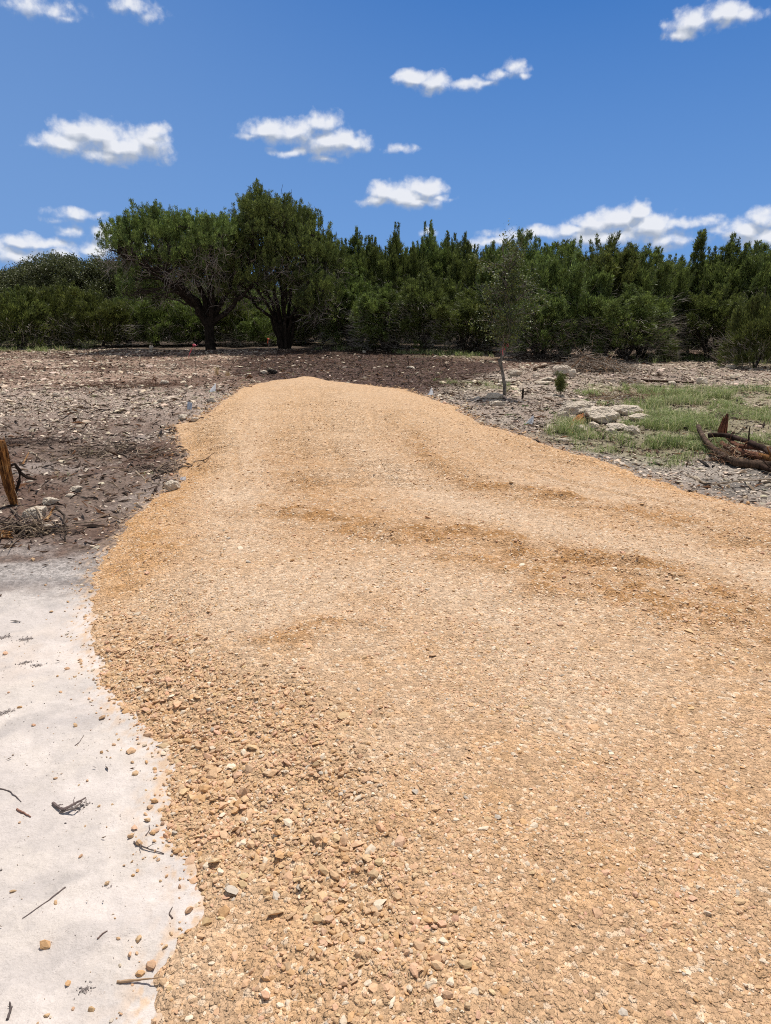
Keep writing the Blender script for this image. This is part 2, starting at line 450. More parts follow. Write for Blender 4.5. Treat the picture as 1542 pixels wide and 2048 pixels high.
# ------------------------------------------------------------------ terrain functions
ROAD_L = [(590,757),(545,763),(505,774),(470,793),(440,808),(405,836),(352,856),(358,880),(370,908),(356,945),(345,975),(292,1005),(265,1030),(245,1055),(222,1085),(196,1118),(188,1150),(186,1200),(182,1240),(196,1300),(203,1370),(250,1408),(290,1460),(328,1490),(345,1530),(335,1580),(330,1620),(345,1670),(370,1720),(388,1770),(380,1840),(330,1910),(300,1950),(285,2048)]
ROAD_R = [(640,757),(700,768),(760,777),(815,782),(855,797),(900,814),(938,838),(960,852),(1010,868),(1050,880),(1100,893),(1150,910),(1200,925),(1260,945),(1330,965),(1400,985),(1470,1000),(1542,1012)]
RL = hits(ROAD_L); RR = hits(ROAD_R)
ROAD = np.concatenate([RL, np.array([[-0.62, 0.9], [-0.8, 0.2], [-1.0, -3], [6.5, -3], [6.2, 1.5], [5.6, 3.4], [4.7, 4.9]]), RR[::-1]])
def gz(x, y):
    x = np.asarray(x, float); y = np.asarray(y, float)
    r = np.hypot(x, y)
    z = (fbm(x, y, 0.16, 3, 5) - 0.5) * 0.22 * sm(5, 14, r)
    z = z + (fbm(x, y, 1.1, 4, 11) - 0.5) * 0.085 * sm(3.6, 6.5, y) * (1 - 0.5 * sm(30, 60, r))
    z = z + (fbm(x, y, 6.0, 4, 15) - 0.5) * 0.035 * sm(4.2, 6.0, y) * (1 - sm(25, 40, r))
    z = z + (fbm(x, y, 1.5, 3, 21) - 0.5) * 0.030 * (1 - sm(4, 6, y))
    z = z + (fbm(x, y, 9.0, 4, 22) - 0.5) * 0.016 * (1 - sm(4, 6, y))
    z = z + (fbm(x, y, 34.0, 3, 27) - 0.5) * 0.006 * (1 - sm(5, 7, r))
    return z
RIDGES = [hits([(783,827),(845,905),(937,966),(1045,990),(1200,1020),(1355,1059),(1560,1088)], .1), hits([(489,1036),(644,1044),(814,1067),(1015,1090),(1123,1121),(1316,1152),(1560,1226)], .1),
          hits([(566,796),(574,866),(605,943),(640,1010)], .1), hits([(1130,1195),(1355,1229),(1560,1250)], .1), hits([(500,1300),(620,1278),(760,1290)], .1), hits([(250,1120),(330,1085),(420,1075)], .1),
          hits([(360,860),(395,930),(330,985),(260,1060),(215,1150)], .1), hits([(900,1120),(1100,1160),(1300,1200),(1560,1290)], .1)]
RW = [(1.0, .17), (1.15, .20), (0.45, .30), (1.2, .20), (0.6, .10), (0.7, .14), (0.7, .22), (0.75, .16)]
PALES = [hits([(520,800),(450,905),(443,1005),(480,1100)], .1), hits([(690,790),(698,866),(752,928),(891,1005),(1046,1051),(1320,1110),(1560,1165)], .1), hits([(560,1150),(800,1170),(1000,1250),(1100,1400)], .1), hits([(300,1180),(420,1170),(560,1230)], .1)]
LINE_ = hits([(736,812),(748,866),(775,892),(814,912),(891,935),(960,955)], .1)
LINES = [LINE_, hits([(640,790),(652,870),(700,950),(800,1012),(1000,1062),(1300,1138),(1560,1205)], .1), hits([(830,815),(890,870),(1010,932),(1200,982),(1560,1050)], .1), hits([(600,785),(600,870),(625,960),(700,1020)], .1), hits([(500,815),(470,900),(470,990)], .1), hits([(700,1110),(950,1140),(1200,1195),(1560,1330)], .1)]
def line_amt(x, y):
    wx = x + (fbm(x, y, 1.2, 3, 66) - .5) * .16; s = np.zeros(np.shape(x))
    for l in LINES: s = np.maximum(s, np.exp(-(ldist(l, wx, y) / 0.045) ** 2))
    return s * sm(0.30, 0.60, fbm(x, y, 0.9, 3, 67))
def ridge_amt(x, y):
    s = np.zeros(np.shape(x))
    wx = x + (fbm(x, y, 1.6, 3, 61) - 0.5) * 0.55; wy = y + (fbm(x, y, 1.4, 3, 62) - 0.5) * 0.65
    mot = sm(0.25, 0.60, fbm(x, y, 4.4, 4, 63, 0.65))
    for l, (a, wd) in zip(RIDGES, RW):
        d = ldist(l, wx, wy)
        s = np.maximum(s, a * np.exp(-(d / wd) ** 2) * (0.15 + 0.95 * mot))
    return s
def pale_amt(x, y):
    s = np.zeros(np.shape(x)); wx = x + (fbm(x, y, 0.9, 3, 65) - 0.5) * 0.4
    for l in PALES: s = np.maximum(s, np.exp(-(ldist(l, wx, y) / 0.32) ** 2))
    return s
TRK_L = hits([(365,835),(470,800),(478,900),(455,960),(360,950),(380,905)]); TRK_R = hits([(1000,870),(1130,893),(1330,960),(1500,1000),(1350,1010),(1120,950),(980,905)])
TRK_C = hits([(540,790),(610,775),(700,800),(770,900),(860,1000),(560,1010),(545,900)])
COARSE = hits([(200,1330),(330,1480),(345,1560),(330,1620),(380,1700),(390,1790),(520,1800),(640,1990),(700,2060),(900,2060),(820,1850),(760,1640),(640,1480),(470,1400),(330,1320),(240,1250)])
SMOOTHP = hits([(400,1790),(540,1770),(620,1900),(560,1990),(330,1990),(380,1870)])
def coarse_amt(x, y):
    return np.clip(sm(-0.25, 0.12, sdist(COARSE, x, y) + (fbm(x, y, 3, 3, 77) - 0.5) * 0.5), 0, 1) * (1 - 0.9 * sm(-0.05, 0.1, sdist(SMOOTHP, x, y)))
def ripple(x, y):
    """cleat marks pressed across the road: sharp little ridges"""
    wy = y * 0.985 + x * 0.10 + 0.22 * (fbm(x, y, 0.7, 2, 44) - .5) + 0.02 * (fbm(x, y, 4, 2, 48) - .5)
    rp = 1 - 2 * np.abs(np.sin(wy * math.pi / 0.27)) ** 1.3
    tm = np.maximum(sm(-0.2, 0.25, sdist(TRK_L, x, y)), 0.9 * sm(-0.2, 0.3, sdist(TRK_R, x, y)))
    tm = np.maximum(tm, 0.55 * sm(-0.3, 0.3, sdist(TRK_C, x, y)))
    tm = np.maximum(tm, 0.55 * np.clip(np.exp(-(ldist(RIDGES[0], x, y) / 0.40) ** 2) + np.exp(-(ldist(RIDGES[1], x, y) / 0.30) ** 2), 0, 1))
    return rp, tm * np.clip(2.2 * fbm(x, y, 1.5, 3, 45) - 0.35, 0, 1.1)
def rd(x, y):
    """ragged signed distance to the road edge"""
    d = sdist(ROAD, x, y)
    r = np.hypot(x, y)
    return d + (fbm(x, y, 2.6, 4, 31) - 0.5) * (0.10 + 0.012 * r) + (fbm(x, y, 16.0, 3, 32) - 0.5) * 0.07
def rprof(d):
    return np.where(d < 0, d * 0.35, 0.115 * sm(0, 0.75, d) + 0.012 * sm(0, 0.06, d)) - 0.004
def rz(x, y, d=None):
    if d is None: d = rd(x, y)
    r = np.hypot(x, y)
    z = gz(x, y) * (1 - 0.8 * sm(0, 0.6, d)) + rprof(d)
    ins = sm(0, 0.3, d)
    z = z + ins * (fbm(x, y, 0.8, 3, 41) - 0.5) * 0.05
    ca = coarse_amt(x, y)
    z = z + sm(-0.02, 0.1, d) * ((fbm(x, y, 12, 4, 42) - 0.5) * (0.014 + 0.024 * ca) * (1 - 0.5 * pale_amt(x, y)) + (fbm(x, y, 45, 3, 43) - 0.5) * (0.006 + 0.010 * ca))
    ra_ = ridge_amt(x, y)
    z = z + ra_ * (0.015 + 0.060 * (fbm(x, y, 8.5, 3, 47, 0.6) - 0.3)) * ins - 0.018 * line_amt(x, y) * ins
    rp, tm = ripple(x, y)
    z = z + rp * 0.040 * tm * ins
    # wheel track lines
    return z
def surf(x, y):
    """height of the visible surface"""
    x = np.asarray(x, float); y = np.asarray(y, float)
    d = rd(x, y)
    return np.where(d > 0, np.maximum(rz(x, y, d), gz(x, y)), gz(x, y))

# ground colours
Z_BROWN = hits([(455,745),(560,772),(700,775),(800,792),(900,800),(985,775),(1010,735),(900,712),(760,700),(600,700),(480,712)])
Z_ROCKR = hits([(850,800),(960,850),(1060,880),(1120,890),(1290,860),(1310,800),(1200,775),(1542,770),(1700,740),(1300,712),(1050,735),(960,745)])
Z_GRASSR = hits([(1080,885),(1180,840),(1230,850),(1290,830),(1180,800),(1160,770),(1300,770),(1560,765),(1750,800),(1750,900),(1560,900),(1420,905),(1340,935),(1250,930),(1180,905)])
Z_PALER = hits([(1180,912),(1340,925),(1450,915),(1600,945),(1750,1000),(1640,1040),(1542,1015),(1400,985),(1260,945)])
Z_GREENS = [hits([(-400,683),(230,688),(120,703),(-400,716)]), hits([(630,683),(760,690),(760,699),(650,699)]), hits([(1240,706),(1600,708),(1600,735),(1440,722),(1300,728)]), hits([(770,704),(960,708),(960,716),(850,714)]), hits([(880,762),(1000,762),(1010,785),(900,790)])]
def zmask(poly, x, y, soft=0.3, ns=0.8, amp=0.8, seed=50):
    s = sdist(poly, x, y) + (fbm(x, y, ns, 4, seed) - 0.5) * 2 * amp
    return sm(-soft, soft, s)
def mixc(c, col, m): return c * (1 - m[:, None]) + np.asarray(col)[None, :] * m[:, None]
def green_amt(x, y):
    m = zmask(Z_GRASSR, x, y, 0.3, 0.9, 0.7, 81)
    for k, z in enumerate(Z_GREENS): m = np.maximum(m, zmask(z, x, y, 0.6, 0.7, 0.8, 83 + k))
    return m
def ground_col(x, y):
    n = len(x); r = np.hypot(x, y)
    c = np.tile(np.array([0.175, 0.128, 0.102]), (n, 1))            # dark mulch
    f = fbm(x, y, 0.9, 5, 71, 0.6); f2 = fbm(x, y * 0.5, 2.2, 4, 72, 0.6)
    c = mixc(c, (0.29, 0.24, 0.21), sm(0.47, 0.66, f) * 0.8)
    c = mixc(c, (0.12, 0.070, 0.050), sm(0.50, 0.65, f2) * 0.7)
    far = sm(10, 17, y)
    c = mixc(c, (0.36, 0.25, 0.185), far * 0.75)
    c = mixc(c, (0.13, 0.080, 0.058), far * sm(0.44, 0.58, fbm(x, y, 0.55, 4, 73)) * 0.8)
    gb = sm(9.4, 13.2, y) * (1 - sm(14, 17, y))
    c = mixc(c, (0.42, 0.34, 0.285), gb * 0.6)
    c = mixc(c, (0.075, 0.045, 0.037), zmask(Z_BROWN, x, y, 0.5, 0.5, 0.8, 74) * 0.9)
    rk = zmask(Z_ROCKR, x, y, 0.3, 0.7, 0.6, 75)
    c = mixc(c, (0.29, 0.23, 0.185), rk * 0.75)
    c = mixc(c, (0.38, 0.32, 0.265), rk * sm(0.5, 0.66, fbm(x, y, 1.6, 4, 76)) * 0.7)
    pr = zmask(Z_PALER, x, y, 0.25, 1.0, 0.35, 78)
    c = mixc(c, (0.34, 0.295, 0.25), pr * 0.8)
    c = mixc(c, (0.15, 0.135, 0.12), pr * sm(0.5, 0.62, fbm(x, y, 1.7, 4, 79)) * 0.8)
    ga = green_amt(x, y)
    c = mixc(c, (0.27, 0.25, 0.15), ga * 0.6)
    # behind the tree line: leaf litter
    c = mixc(c, (0.075, 0.06, 0.045), sm(30, 34, y) * 0.8 * (1 - ga))
    # light gray dusty band, then bright caliche close to the camera (left)
    yy = y + (fbm(x, y, 1.2, 4, 91) - 0.5) * 0.9
    pale = 1 - sm(4.2, 5.5, yy)
    c = mixc(c, (0.40, 0.365, 0.34), pale * sm(0.36, 0.62, fbm(x, y * 1.6, 2.2, 4, 93) + 0.12))
    dk = np.exp(-((yy - 4.12) / 0.22) ** 2)
    c = mixc(c, (0.27, 0.24, 0.225), dk * sm(0.34, 0.58, fbm(x, y, 4.0, 4, 94)) * 0.9)
    wh = 1 - sm(3.50, 4.15, yy + (fbm(x, y, 5, 4, 92, 0.6) - 0.5) * 0.7)
    c = mixc(c, (0.565, 0.505, 0.455), wh)
    c = mixc(c, (0.535, 0.48, 0.445), wh * sm(0.48, 0.66, fbm(x * 0.8 + y * 0.5, y * 1.8 - x * 1.2, 1.5, 4, 95)) * 0.8)
    c = mixc(c, (0.62, 0.50, 0.40), wh * sm(0.55, 0.7, fbm(x, y, 0.9, 4, 96)) * 0.35)
    c = mixc(c, (0.36, 0.33, 0.315), wh * sm(0.60, 0.74, fbm(x * 1.0 + y * .6, y * 2.2 - x * 1.3, 2.6, 5, 97, 0.6)) * 0.55)
    c = mixc(c, (0.50, 0.45, 0.415), wh * sm(0.44, 0.62, fbm(x, y * 1.5, 7, 5, 90, 0.65)) * 0.7)
    c = mixc(c, (0.66, 0.59, 0.54), wh * sm(0.52, 0.70, fbm(x, y * 1.3, 4, 4, 89, 0.6)) * 0.6)
    dr_ = rd(x, y); near_ = np.exp(np.minimum(dr_ + 0.02, 0) / 0.045) * (0.25 + fbm(x, y, 14, 3, 98))
    c = mixc(c, (0.58, 0.41, 0.27), np.clip(near_ * sm(0.45, 0.62, fbm(x, y, 40, 2, 99)), 0, 0.8) * (dr_ > -1))
    return c
def road_col(x, y, d):
    n = len(x)
    c = np.tile(np.array([0.535, 0.345, 0.200]), (n, 1))
    f = fbm(x, y, 1.3, 4, 101, 0.55); f2 = fbm(x, y, 5, 4, 102, 0.6)
    c = mixc(c, (0.575, 0.402, 0.260), sm(0.42, 0.66, f) * 0.8)
    c = mixc(c, (0.55, 0.325, 0.16), sm(0.55, 0.68, f2) * 0.45)
    c = mixc(c, (0.605, 0.440, 0.298), pale_amt(x, y) * 0.75)
    ra = np.clip(ridge_amt(x, y), 0, 1)
    c = mixc(c, (0.42, 0.225, 0.092), np.clip(ra * 1.2, 0, 0.9) * (0.25 + 0.75 * sm(0.40, 0.56, fbm(x * .8, y, 9, 4, 104, .65))))
    c = mixc(c, (0.46, 0.285, 0.15), line_amt(x, y) * 0.7)
    rp, tm = ripple(x, y); c = mixc(c, (0.36, 0.20, 0.085), np.clip(-rp, 0, 1) * np.clip(tm, 0, 1) * 0.85)  # trough shade painted into the colour so the cleat ripples read
    edge = 1 - sm(0.1, 0.9, d)
    c = mixc(c, (0.58, 0.33, 0.145), edge * 0.6 * sm(3.2, 5, y))
    c = mixc(c, (0.58, 0.385, 0.22), coarse_amt(x, y) * 0.6)
    # orange far part, pale centre
    c = mixc(c, (0.565, 0.375, 0.220), sm(6, 11, y) * 0.7)
    return c

def polar(r0, r1, k, angs):
    nr = int(math.log(r1 / r0) / k) + 1
    r = r0 * np.exp(np.linspace(0, math.log(r1 / r0), nr))
    A, R = np.meshgrid(angs, r)
    return R * np.sin(A), R * np.cos(A)
def grid_faces(nr, na, wrap=False):
    i = np.arange(nr - 1)[:, None] * na; j = np.arange(na if wrap else na - 1)[None, :]; j2 = (j + 1) % na
    return np.stack([i + j, i + na + j, i + na + j2, i + j2], -1).reshape(-1, 4)

fa = rad(40)
angs = np.concatenate([np.arange(-fa, fa, rad(0.22)), np.arange(fa, rad(100), rad(0.7)), np.arange(rad(100), rad(260), rad(3)), np.arange(rad(260), 2 * math.pi - fa, rad(0.7))])
X, Y = polar(0.5, 75, 0.0075, angs)
X2, Y2 = polar(80, 4000, 0.12, angs)
X = np.concatenate([X, X2]); Y = np.concatenate([Y, Y2])
nr, na = X.shape; x = X.ravel(); y = Y.ravel()
mb = MB()
V = np.stack([x, y, gz(x, y)], 1)
# sink the soil well below the road fill
dR = sdist(ROAD, x, y)
V[:, 2] -= 0.10 * sm(0.35, 0.9, dR)
Qf = grid_faces(nr, na, True)
V = np.concatenate([V, [[0, 0, -0.1]]]); cc_ = np.concatenate([ground_col(x, y), [[.5, .45, .4]]])
T0 = [(len(V) - 1, (k + 1) % na, k) for k in range(na)]
mb.add(V, Qf, T0, cc_)
gnd = mb.obj("ground", M_GROUND, smooth=True); tag(gnd, kind='structure', label='cleared rocky dirt and pale caliche ground')

angs = np.concatenate([np.arange(-rad(170), -rad(41), rad(1.2)), np.arange(-rad(41), rad(46), rad(0.17)), np.arange(rad(46), rad(110), rad(0.4)), np.arange(rad(110), rad(191), rad(1.2))])
X, Y = polar(0.35, 24, 0.0044, angs)
nr, na = X.shape; x = X.ravel(); y = Y.ravel(); d = rd(x, y)
Qf = grid_faces(nr, na)
keep = (d[Qf] > -0.12).all(1); Qf = Qf[keep]
used = np.unique(Qf); remap = -np.ones(len(x), np.int64); remap[used] = np.arange(len(used)); Qf = remap[Qf]
x = x[used]; y = y[used]; d = d[used]
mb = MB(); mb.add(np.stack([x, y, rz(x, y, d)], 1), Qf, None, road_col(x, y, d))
road = mb.obj("road", M_ROAD, smooth=True); tag(road, kind='structure', label='new orange caliche gravel road')

# ------------------------------------------------------------------ scattered stones
rng = np.random.default_rng(7)
ICO_V = []
ph = (1 + 5 ** 0.5) / 2
for a, b in ((1, ph), (-1, ph), (1, -ph), (-1, -ph)): ICO_V += [(0, a, b), (a, b, 0), (b, 0, a)]
ICO_V = nrm(np.array(ICO_V, float))
def _hull(v):
    T = []
    n = len(v)
    for i in range(n):
        for j in range(i + 1, n):
            for k in range(j + 1, n):
                nn = np.cross(v[j] - v[i], v[k] - v[i]); s = v @ nn - v[i] @ nn
                s[[i, j, k]] = 0
                if (s <= 1e-6).all(): T.append((i, j, k))
                elif (s >= -1e-6).all(): T.append((i, k, j))
    return np.array(T)
ICO_T = _hull(ICO_V)
BOX_V = np.array([(sx, sy, sz) for sx in (-1, 1) for sy in (-1, 1) for sz in (-1, 1)], float) * 0.72
BOX_Q = np.array([(0, 1, 3, 2), (4, 6, 7, 5), (0, 4, 5, 1), (2, 3, 7, 6), (0, 2, 6, 4), (1, 5, 7, 3)])
def rotm(rng, n, tilt):
    a = rng.uniform(0, 2 * math.pi, n); b = rng.normal(0, tilt, n); c = rng.normal(0, tilt, n)
    ca, sa, cb, sb, cc, sc = np.cos(a), np.sin(a), np.cos(b), np.sin(b), np.cos(c), np.sin(c)
    z = np.zeros(n); o = np.ones(n)
    Rz = np.stack([ca, -sa, z, sa, ca, z, z, z, o], 1).reshape(n, 3, 3)
    Rx = np.stack([o, z, z, z, cb, -sb, z, sb, cb], 1).reshape(n, 3, 3)
    Ry = np.stack([cc, z, sc, z, o, z, -sc, z, cc], 1).reshape(n, 3, 3)
    return Rz @ Rx @ Ry
def stones(mb, rng, x, y, z, size, col, big=True, jag=0.28, flat=0.6, sink=0.25, tilt=0.35, elong=0.3):
    n = len(x)
    if n == 0: return
    base = ICO_V if big else BOX_V
    v = base[None] * (1 + rng.uniform(-jag, jag, (n, len(base), 1))) + rng.uniform(-jag, jag, (n, len(base), 3)) * 0.45
    sc = np.stack([1 + rng.uniform(-elong, elong * 1.6, n), 1 + rng.uniform(-elong, elong, n), flat * (1 + rng.uniform(-0.3, 0.35, n))], 1)
    v = v * (sc * (size * 0.5)[:, None])[:, None, :]
    v = np.einsum('nij,nkj->nki', rotm(rng, n, tilt), v)
    v = v + np.stack([x, y, z + size * flat * (0.5 - sink)], 1)[:, None, :]
    k = len(base); off = (np.arange(n) * k)[:, None, None]
    c = np.repeat(col, k, 0)
    if big: mb.add(v.reshape(-1, 3), None, (ICO_T[None] + off).reshape(-1, 3), c)
    else: mb.add(v.reshape(-1, 3), (BOX_Q[None] + off).reshape(-1, 4), None, c)
def scatter_pts(rng, n, xr, yr, dens):
    x = rng.uniform(xr[0], xr[1], n); y = rng.uniform(yr[0], yr[1], n)
    k = rng.uniform(0, 1, n) < dens(x, y)
    return x[k], y[k]
def infront(x, y, m=0.7):    # inside the wedge in view, plus a margin
    return (np.abs(x) < 0.60 * y + 0.5 + m) & (y > 0.9)
def tan_cols(rng, n, palef=0.10):
    base = np.array([0.575, 0.380, 0.230]) * rng.uniform(0.90, 1.14, (n, 1)) * (1 + rng.normal(0, 0.03, (n, 3)))
    k = rng.uniform(0, 1, n)
    base[k < palef] = np.array([0.68, 0.56, 0.42]) * rng.uniform(0.85, 1.12, ((k < palef).sum(), 1))
    g = k > 0.985; base[g] = np.array([0.50, 0.43, 0.35]) * rng.uniform(0.8, 1.2, (g.sum(), 1))
    o = (k > 0.80) & (k < 0.90); base[o] = np.array([0.53, 0.325, 0.165]) * rng.uniform(0.85, 1.15, (o.sum(), 1))
    return base

mb = MB()
# coarse loose gravel (left shoulder and patches)
x, y = scatter_pts(rng, 230000, (-3.2, 3.6), (1.0, 9.0), lambda x, y: infront(x, y) * (coarse_amt(x, y) * (0.26 + 0.65 * sm(1.3, 0.2, sdist(ROAD, x, y))) + 0.003))
d = rd(x, y); k = d > 0.0; x, y, d = x[k], y[k], d[k]
n = len(x); size = np.clip(rng.lognormal(math.log(0.0130), 0.42, n), 0.006, 0.038)
stones(mb, rng, x, y, rz(x, y, d), size, tan_cols(rng, n, 0.09), True, jag=0.34, sink=0.28, flat=0.52, elong=0.38)
# fine gravel everywhere, denser close by
def fdens(x, y):
    r = np.hypot(x, y); return infront(x, y) * np.clip(1.0 * (2.6 / r) ** 2.0, 0.07, 1.0)
x, y = scatter_pts(rng, 900000, (-4.0, 7.5), (1.0, 13.0), fdens)
d = rd(x, y); patch = fbm(x, y, 2.4, 3, 121)
smp = sm(-0.05, 0.1, sdist(SMOOTHP, x, y))
k = (d > 0.02) & (rng.uniform(0, 1, len(x)) < (0.24 + 1.1 * sm(0.38, 0.64, patch)) * (1 - 0.75 * smp)); x, y, d = x[k], y[k], d[k]
n = len(x); r = np.hypot(x, y)
size = np.clip(rng.lognormal(math.log(0.0078), 0.40, n), 0.004, 0.026) * (1 + 0.05 * np.clip(r - 3, 0, 6))
zz = rz(x, y, d); cf = tan_cols(rng, n, 0.13); nr_ = r < 3.4
stones(mb, rng, x[nr_], y[nr_], zz[nr_], size[nr_], cf[nr_], True, sink=0.46, flat=0.5, tilt=0.25, elong=0.38)
nr_ = ~nr_; stones(mb, rng, x[nr_], y[nr_], zz[nr_], size[nr_], cf[nr_], False, sink=0.46, flat=0.5, tilt=0.22)
# mid stones
x, y = scatter_pts(rng, 60000, (-4.0, 7.5), (1.0, 12.0), lambda x, y: infront(x, y) * np.clip((4.0 / np.hypot(x, y)) ** 1.2, 0, 1) * 0.7 * sm(0.40, 0.7, fbm(x, y, 1.3, 4, 131)))
d = rd(x, y); k = d > 0.05; x, y, d = x[k], y[k], d[k]; n = len(x)
size = np.clip(rng.lognormal(math.log(0.0130), 0.42, n), 0.008, 0.036)
stones(mb, rng, x, y, rz(x, y, d), size, tan_cols(rng, n, 0.26), True, jag=0.34, sink=0.52, flat=0.45, tilt=0.15, elong=0.4)
grav = mb.obj("gravel", M_GRAVEL); tag(grav, kind='stuff', label='loose tan and orange crushed gravel on the road', cat='gravel')

# pebbles spilled over the edge onto the pale ground
mb = MB()
x, y = scatter_pts(rng, 230000, (-5.5, 6.5), (1.0, 17.0), lambda x, y: infront(x, y))
d = rd(x, y); k = (d < 0.01) & (rng.uniform(0, 1, len(x)) < 0.85 * np.exp(d / 0.05) + 0.22 * np.exp(d / 0.14) + 0.014 * np.exp(d / 0.45)); x, y = x[k], y[k]; n = len(x)
size = np.clip(rng.lognormal(math.log(0.0095), 0.48, n), 0.004, 0.036) * (1 + 0.10 * np.clip(y - 4, 0, 10))
stones(mb, rng, x, y, gz(x, y), size, tan_cols(rng, n, 0.08) * 0.95, True, sink=0.18)
sp = mb.obj("spilled_gravel", M_GRAVEL); tag(sp, kind='stuff', label='orange pebbles spilled along the left road edge', cat='gravel')

# limestone chips over the cleared ground
mb = MB()
def chip_d(x, y):
    r = np.hypot(x, y)
    lft = (x < 1.0) * sm(5.0, 6.5, y)
    dns = 0.10 + 0.50 * sm(9, 15, y) * sm(0.38, 0.6, fbm(x, y, 0.8, 4, 141)) * (1 - 0.4 * sm(20, 26, y))
    dns = dns + 0.42 * sm(8.0, 10, y) * (1 - sm(12, 14, y)) * (x < -1) * sm(0.40, 0.58, fbm(x, y, 0.9, 3, 144))
    dns = dns * (1 - 0.82 * zmask(Z_BROWN, x, y, 0.5, 0.5, 0.8, 74))
    dns = np.maximum(dns * (y > 5), 0.75 * zmask(Z_ROCKR, x, y, 0.3, 0.7, 0.6, 75) * sm(0.30, 0.55, fbm(x, y, 1.2, 3, 142)))
    dns = np.maximum(dns, 0.75 * zmask(Z_PALER, x, y, 0.25, 1.0, 0.35, 78))
    dns = dns * (1 - 0.7 * zmask(Z_GRASSR, x, y, 0.3, 0.9, 0.7, 81))
    return np.where((y > 4.6) & (y < 33), dns, 0) * (np.abs(x) < 0.60 * y + 1.0)
x, y = scatter_pts(rng, 150000, (-20, 20), (4.5, 33), chip_d)
d = rd(x, y); k = d < -0.02; x, y = x[k], y[k]; n = len(x)
size = np.clip(rng.lognormal(math.log(0.030), 0.62, n), 0.010, 0.20) * (0.75 + 0.02 * np.clip(y, 0, 25)); size = np.minimum(size, 0.065 + 0.03 * np.clip(y - 8, 0, 4))
cl = np.array([0.66, 0.545, 0.42]) * rng.uniform(0.42, 1.15, (n, 1)) * (1 + rng.normal(0, 0.03, (n, 3)))
stones(mb, rng, x, y, gz(x, y), size, cl, True, jag=0.35, flat=0.38, sink=0.35, tilt=0.22, elong=0.4)
x, y = scatter_pts(rng, 150000, (-20, 12), (4.5, 16), lambda x, y: chip_d(x, y) * (y < 16) * 1.3)
d = rd(x, y); k = d < -0.02; x, y = x[k], y[k]; n = len(x)
size = np.clip(rng.lognormal(math.log(0.019), 0.4, n), 0.008, 0.06)
cl = np.array([0.58, 0.49, 0.40]) * rng.uniform(0.5, 1.2, (n, 1))
stones(mb, rng, x, y, gz(x, y), size, cl, False, jag=0.35, flat=0.45, sink=0.3, tilt=0.3, elong=0.4)
ch = mb.obj("limestone_rubble", M_CHIP); tag(ch, kind='stuff', label='pale limestone chips strewn over the cleared ground', cat='rubble')

# mulch: wood chips, bark shreds, small twigs
def slivers(mb, rng, x, y, z, L, W, col, lift=0.006, tilt=0.25):
    n = len(x); a = rng.uniform(0, 2 * math.pi, n); t = rng.normal(0, tilt, n)
    dv = np.stack([np.cos(a) * np.cos(t), np.sin(a) * np.cos(t), np.sin(t)], 1)
    sd = np.stack([-np.sin(a), np.cos(a), rng.normal(0, 0.5, n)], 1); up = nrm(np.cross(dv, sd))
    c0 = np.stack([x, y, z + lift + np.abs(np.sin(t)) * L * 0.3], 1)
    bow = rng.normal(0, 0.10, n)[:, None] * sd * L[:, None]
    h = dv * (L / 2)[:, None]; w_ = sd * (W / 2)[:, None]; u_ = up * (W * 0.45)[:, None]
    V = np.stack([c0 - h, c0 + bow - w_, c0 + bow + u_, c0 + bow + w_, c0 + h, c0 + bow - u_ * 0.6], 1)
    T = np.array([(0, 2, 1), (0, 3, 2), (1, 2, 4), (2, 3, 4), (0, 1, 5), (0, 5, 3), (1, 4, 5), (5, 4, 3)])
    off = (np.arange(n) * 6)[:, None, None]
    mb.add(V.reshape(-1, 3), None, (T[None] + off).reshape(-1, 3), np.repeat(col, 6, 0))
mb = MB()
def mul_d(x, y):
    base = 0.65 * sm(4.3, 5.6, y) * (1 - 0.55 * sm(10, 16, y)) + 0.035 * (y > 1)
    base = np.maximum(base, 0.9 * zmask(Z_BROWN, x, y, 0.6, 0.5, 0.8, 74))
    base = base + 0.5 * sm(0.52, 0.66, fbm(x, y, 0.9, 4, 151)) * (y > 5)
    base = base * (1 - 0.6 * zmask(Z_PALER, x, y, 0.25, 1.0, 0.35, 78))
    return base * (np.abs(x) < 0.60 * y + 1.0)
x, y = scatter_pts(rng, 260000, (-19, 19), (1.0, 32), mul_d)
d = rd(x, y); k = d < 0.0; x, y = x[k], y[k]; n = len(x); nearw = sm(3, 6, y)
L = np.minimum(rng.lognormal(math.log(0.055), 0.55, n), 0.12 + 0.012 * y) * (0.35 + 0.75 * nearw); W = L * rng.uniform(0.08, 0.22, n) * (1.0) + 0.002
pal = np.array([[0.055, 0.038, 0.030], [0.10, 0.060, 0.040], [0.17, 0.12, 0.085], [0.27, 0.20, 0.14], [0.040, 0.034, 0.032], [0.17, 0.085, 0.045]])
ci = rng.choice(6, n, p=[.30, .24, .15, .07, .14, .10])
slivers(mb, rng, x, y, gz(x, y), L, W, pal[ci] * rng.uniform(0.7, 1.3, (n, 1)))
gx, gy = scatter_pts(rng, 16000, (-3.2, 0.3), (1.0, 5.2), lambda x, y: 0.25 + 0.75 * sm(0.5, 0.68, fbm(x, y, 2.0, 4, 155, 0.6)))
k = rd(gx, gy) < -0.01; gx, gy = gx[k], gy[k]; n = len(gx)
gp = np.array([[.30, .25, .23], [.42, .33, .26], [.20, .17, .16], [.52, .38, .25]]); Lg = rng.lognormal(math.log(0.0045), 0.5, n)
slivers(mb, rng, gx, gy, gz(gx, gy), Lg, Lg * rng.uniform(0.12, 0.7, n), gp[rng.choice(4, n, p=[.35, .3, .2, .15])] * rng.uniform(.7, 1.3, (n, 1)), 0.0012, 0.12)
mu = mb.obj("mulch", M_TWIG); tag(mu, kind='stuff', label='dark shredded wood and bark litter on the ground', cat='mulch')

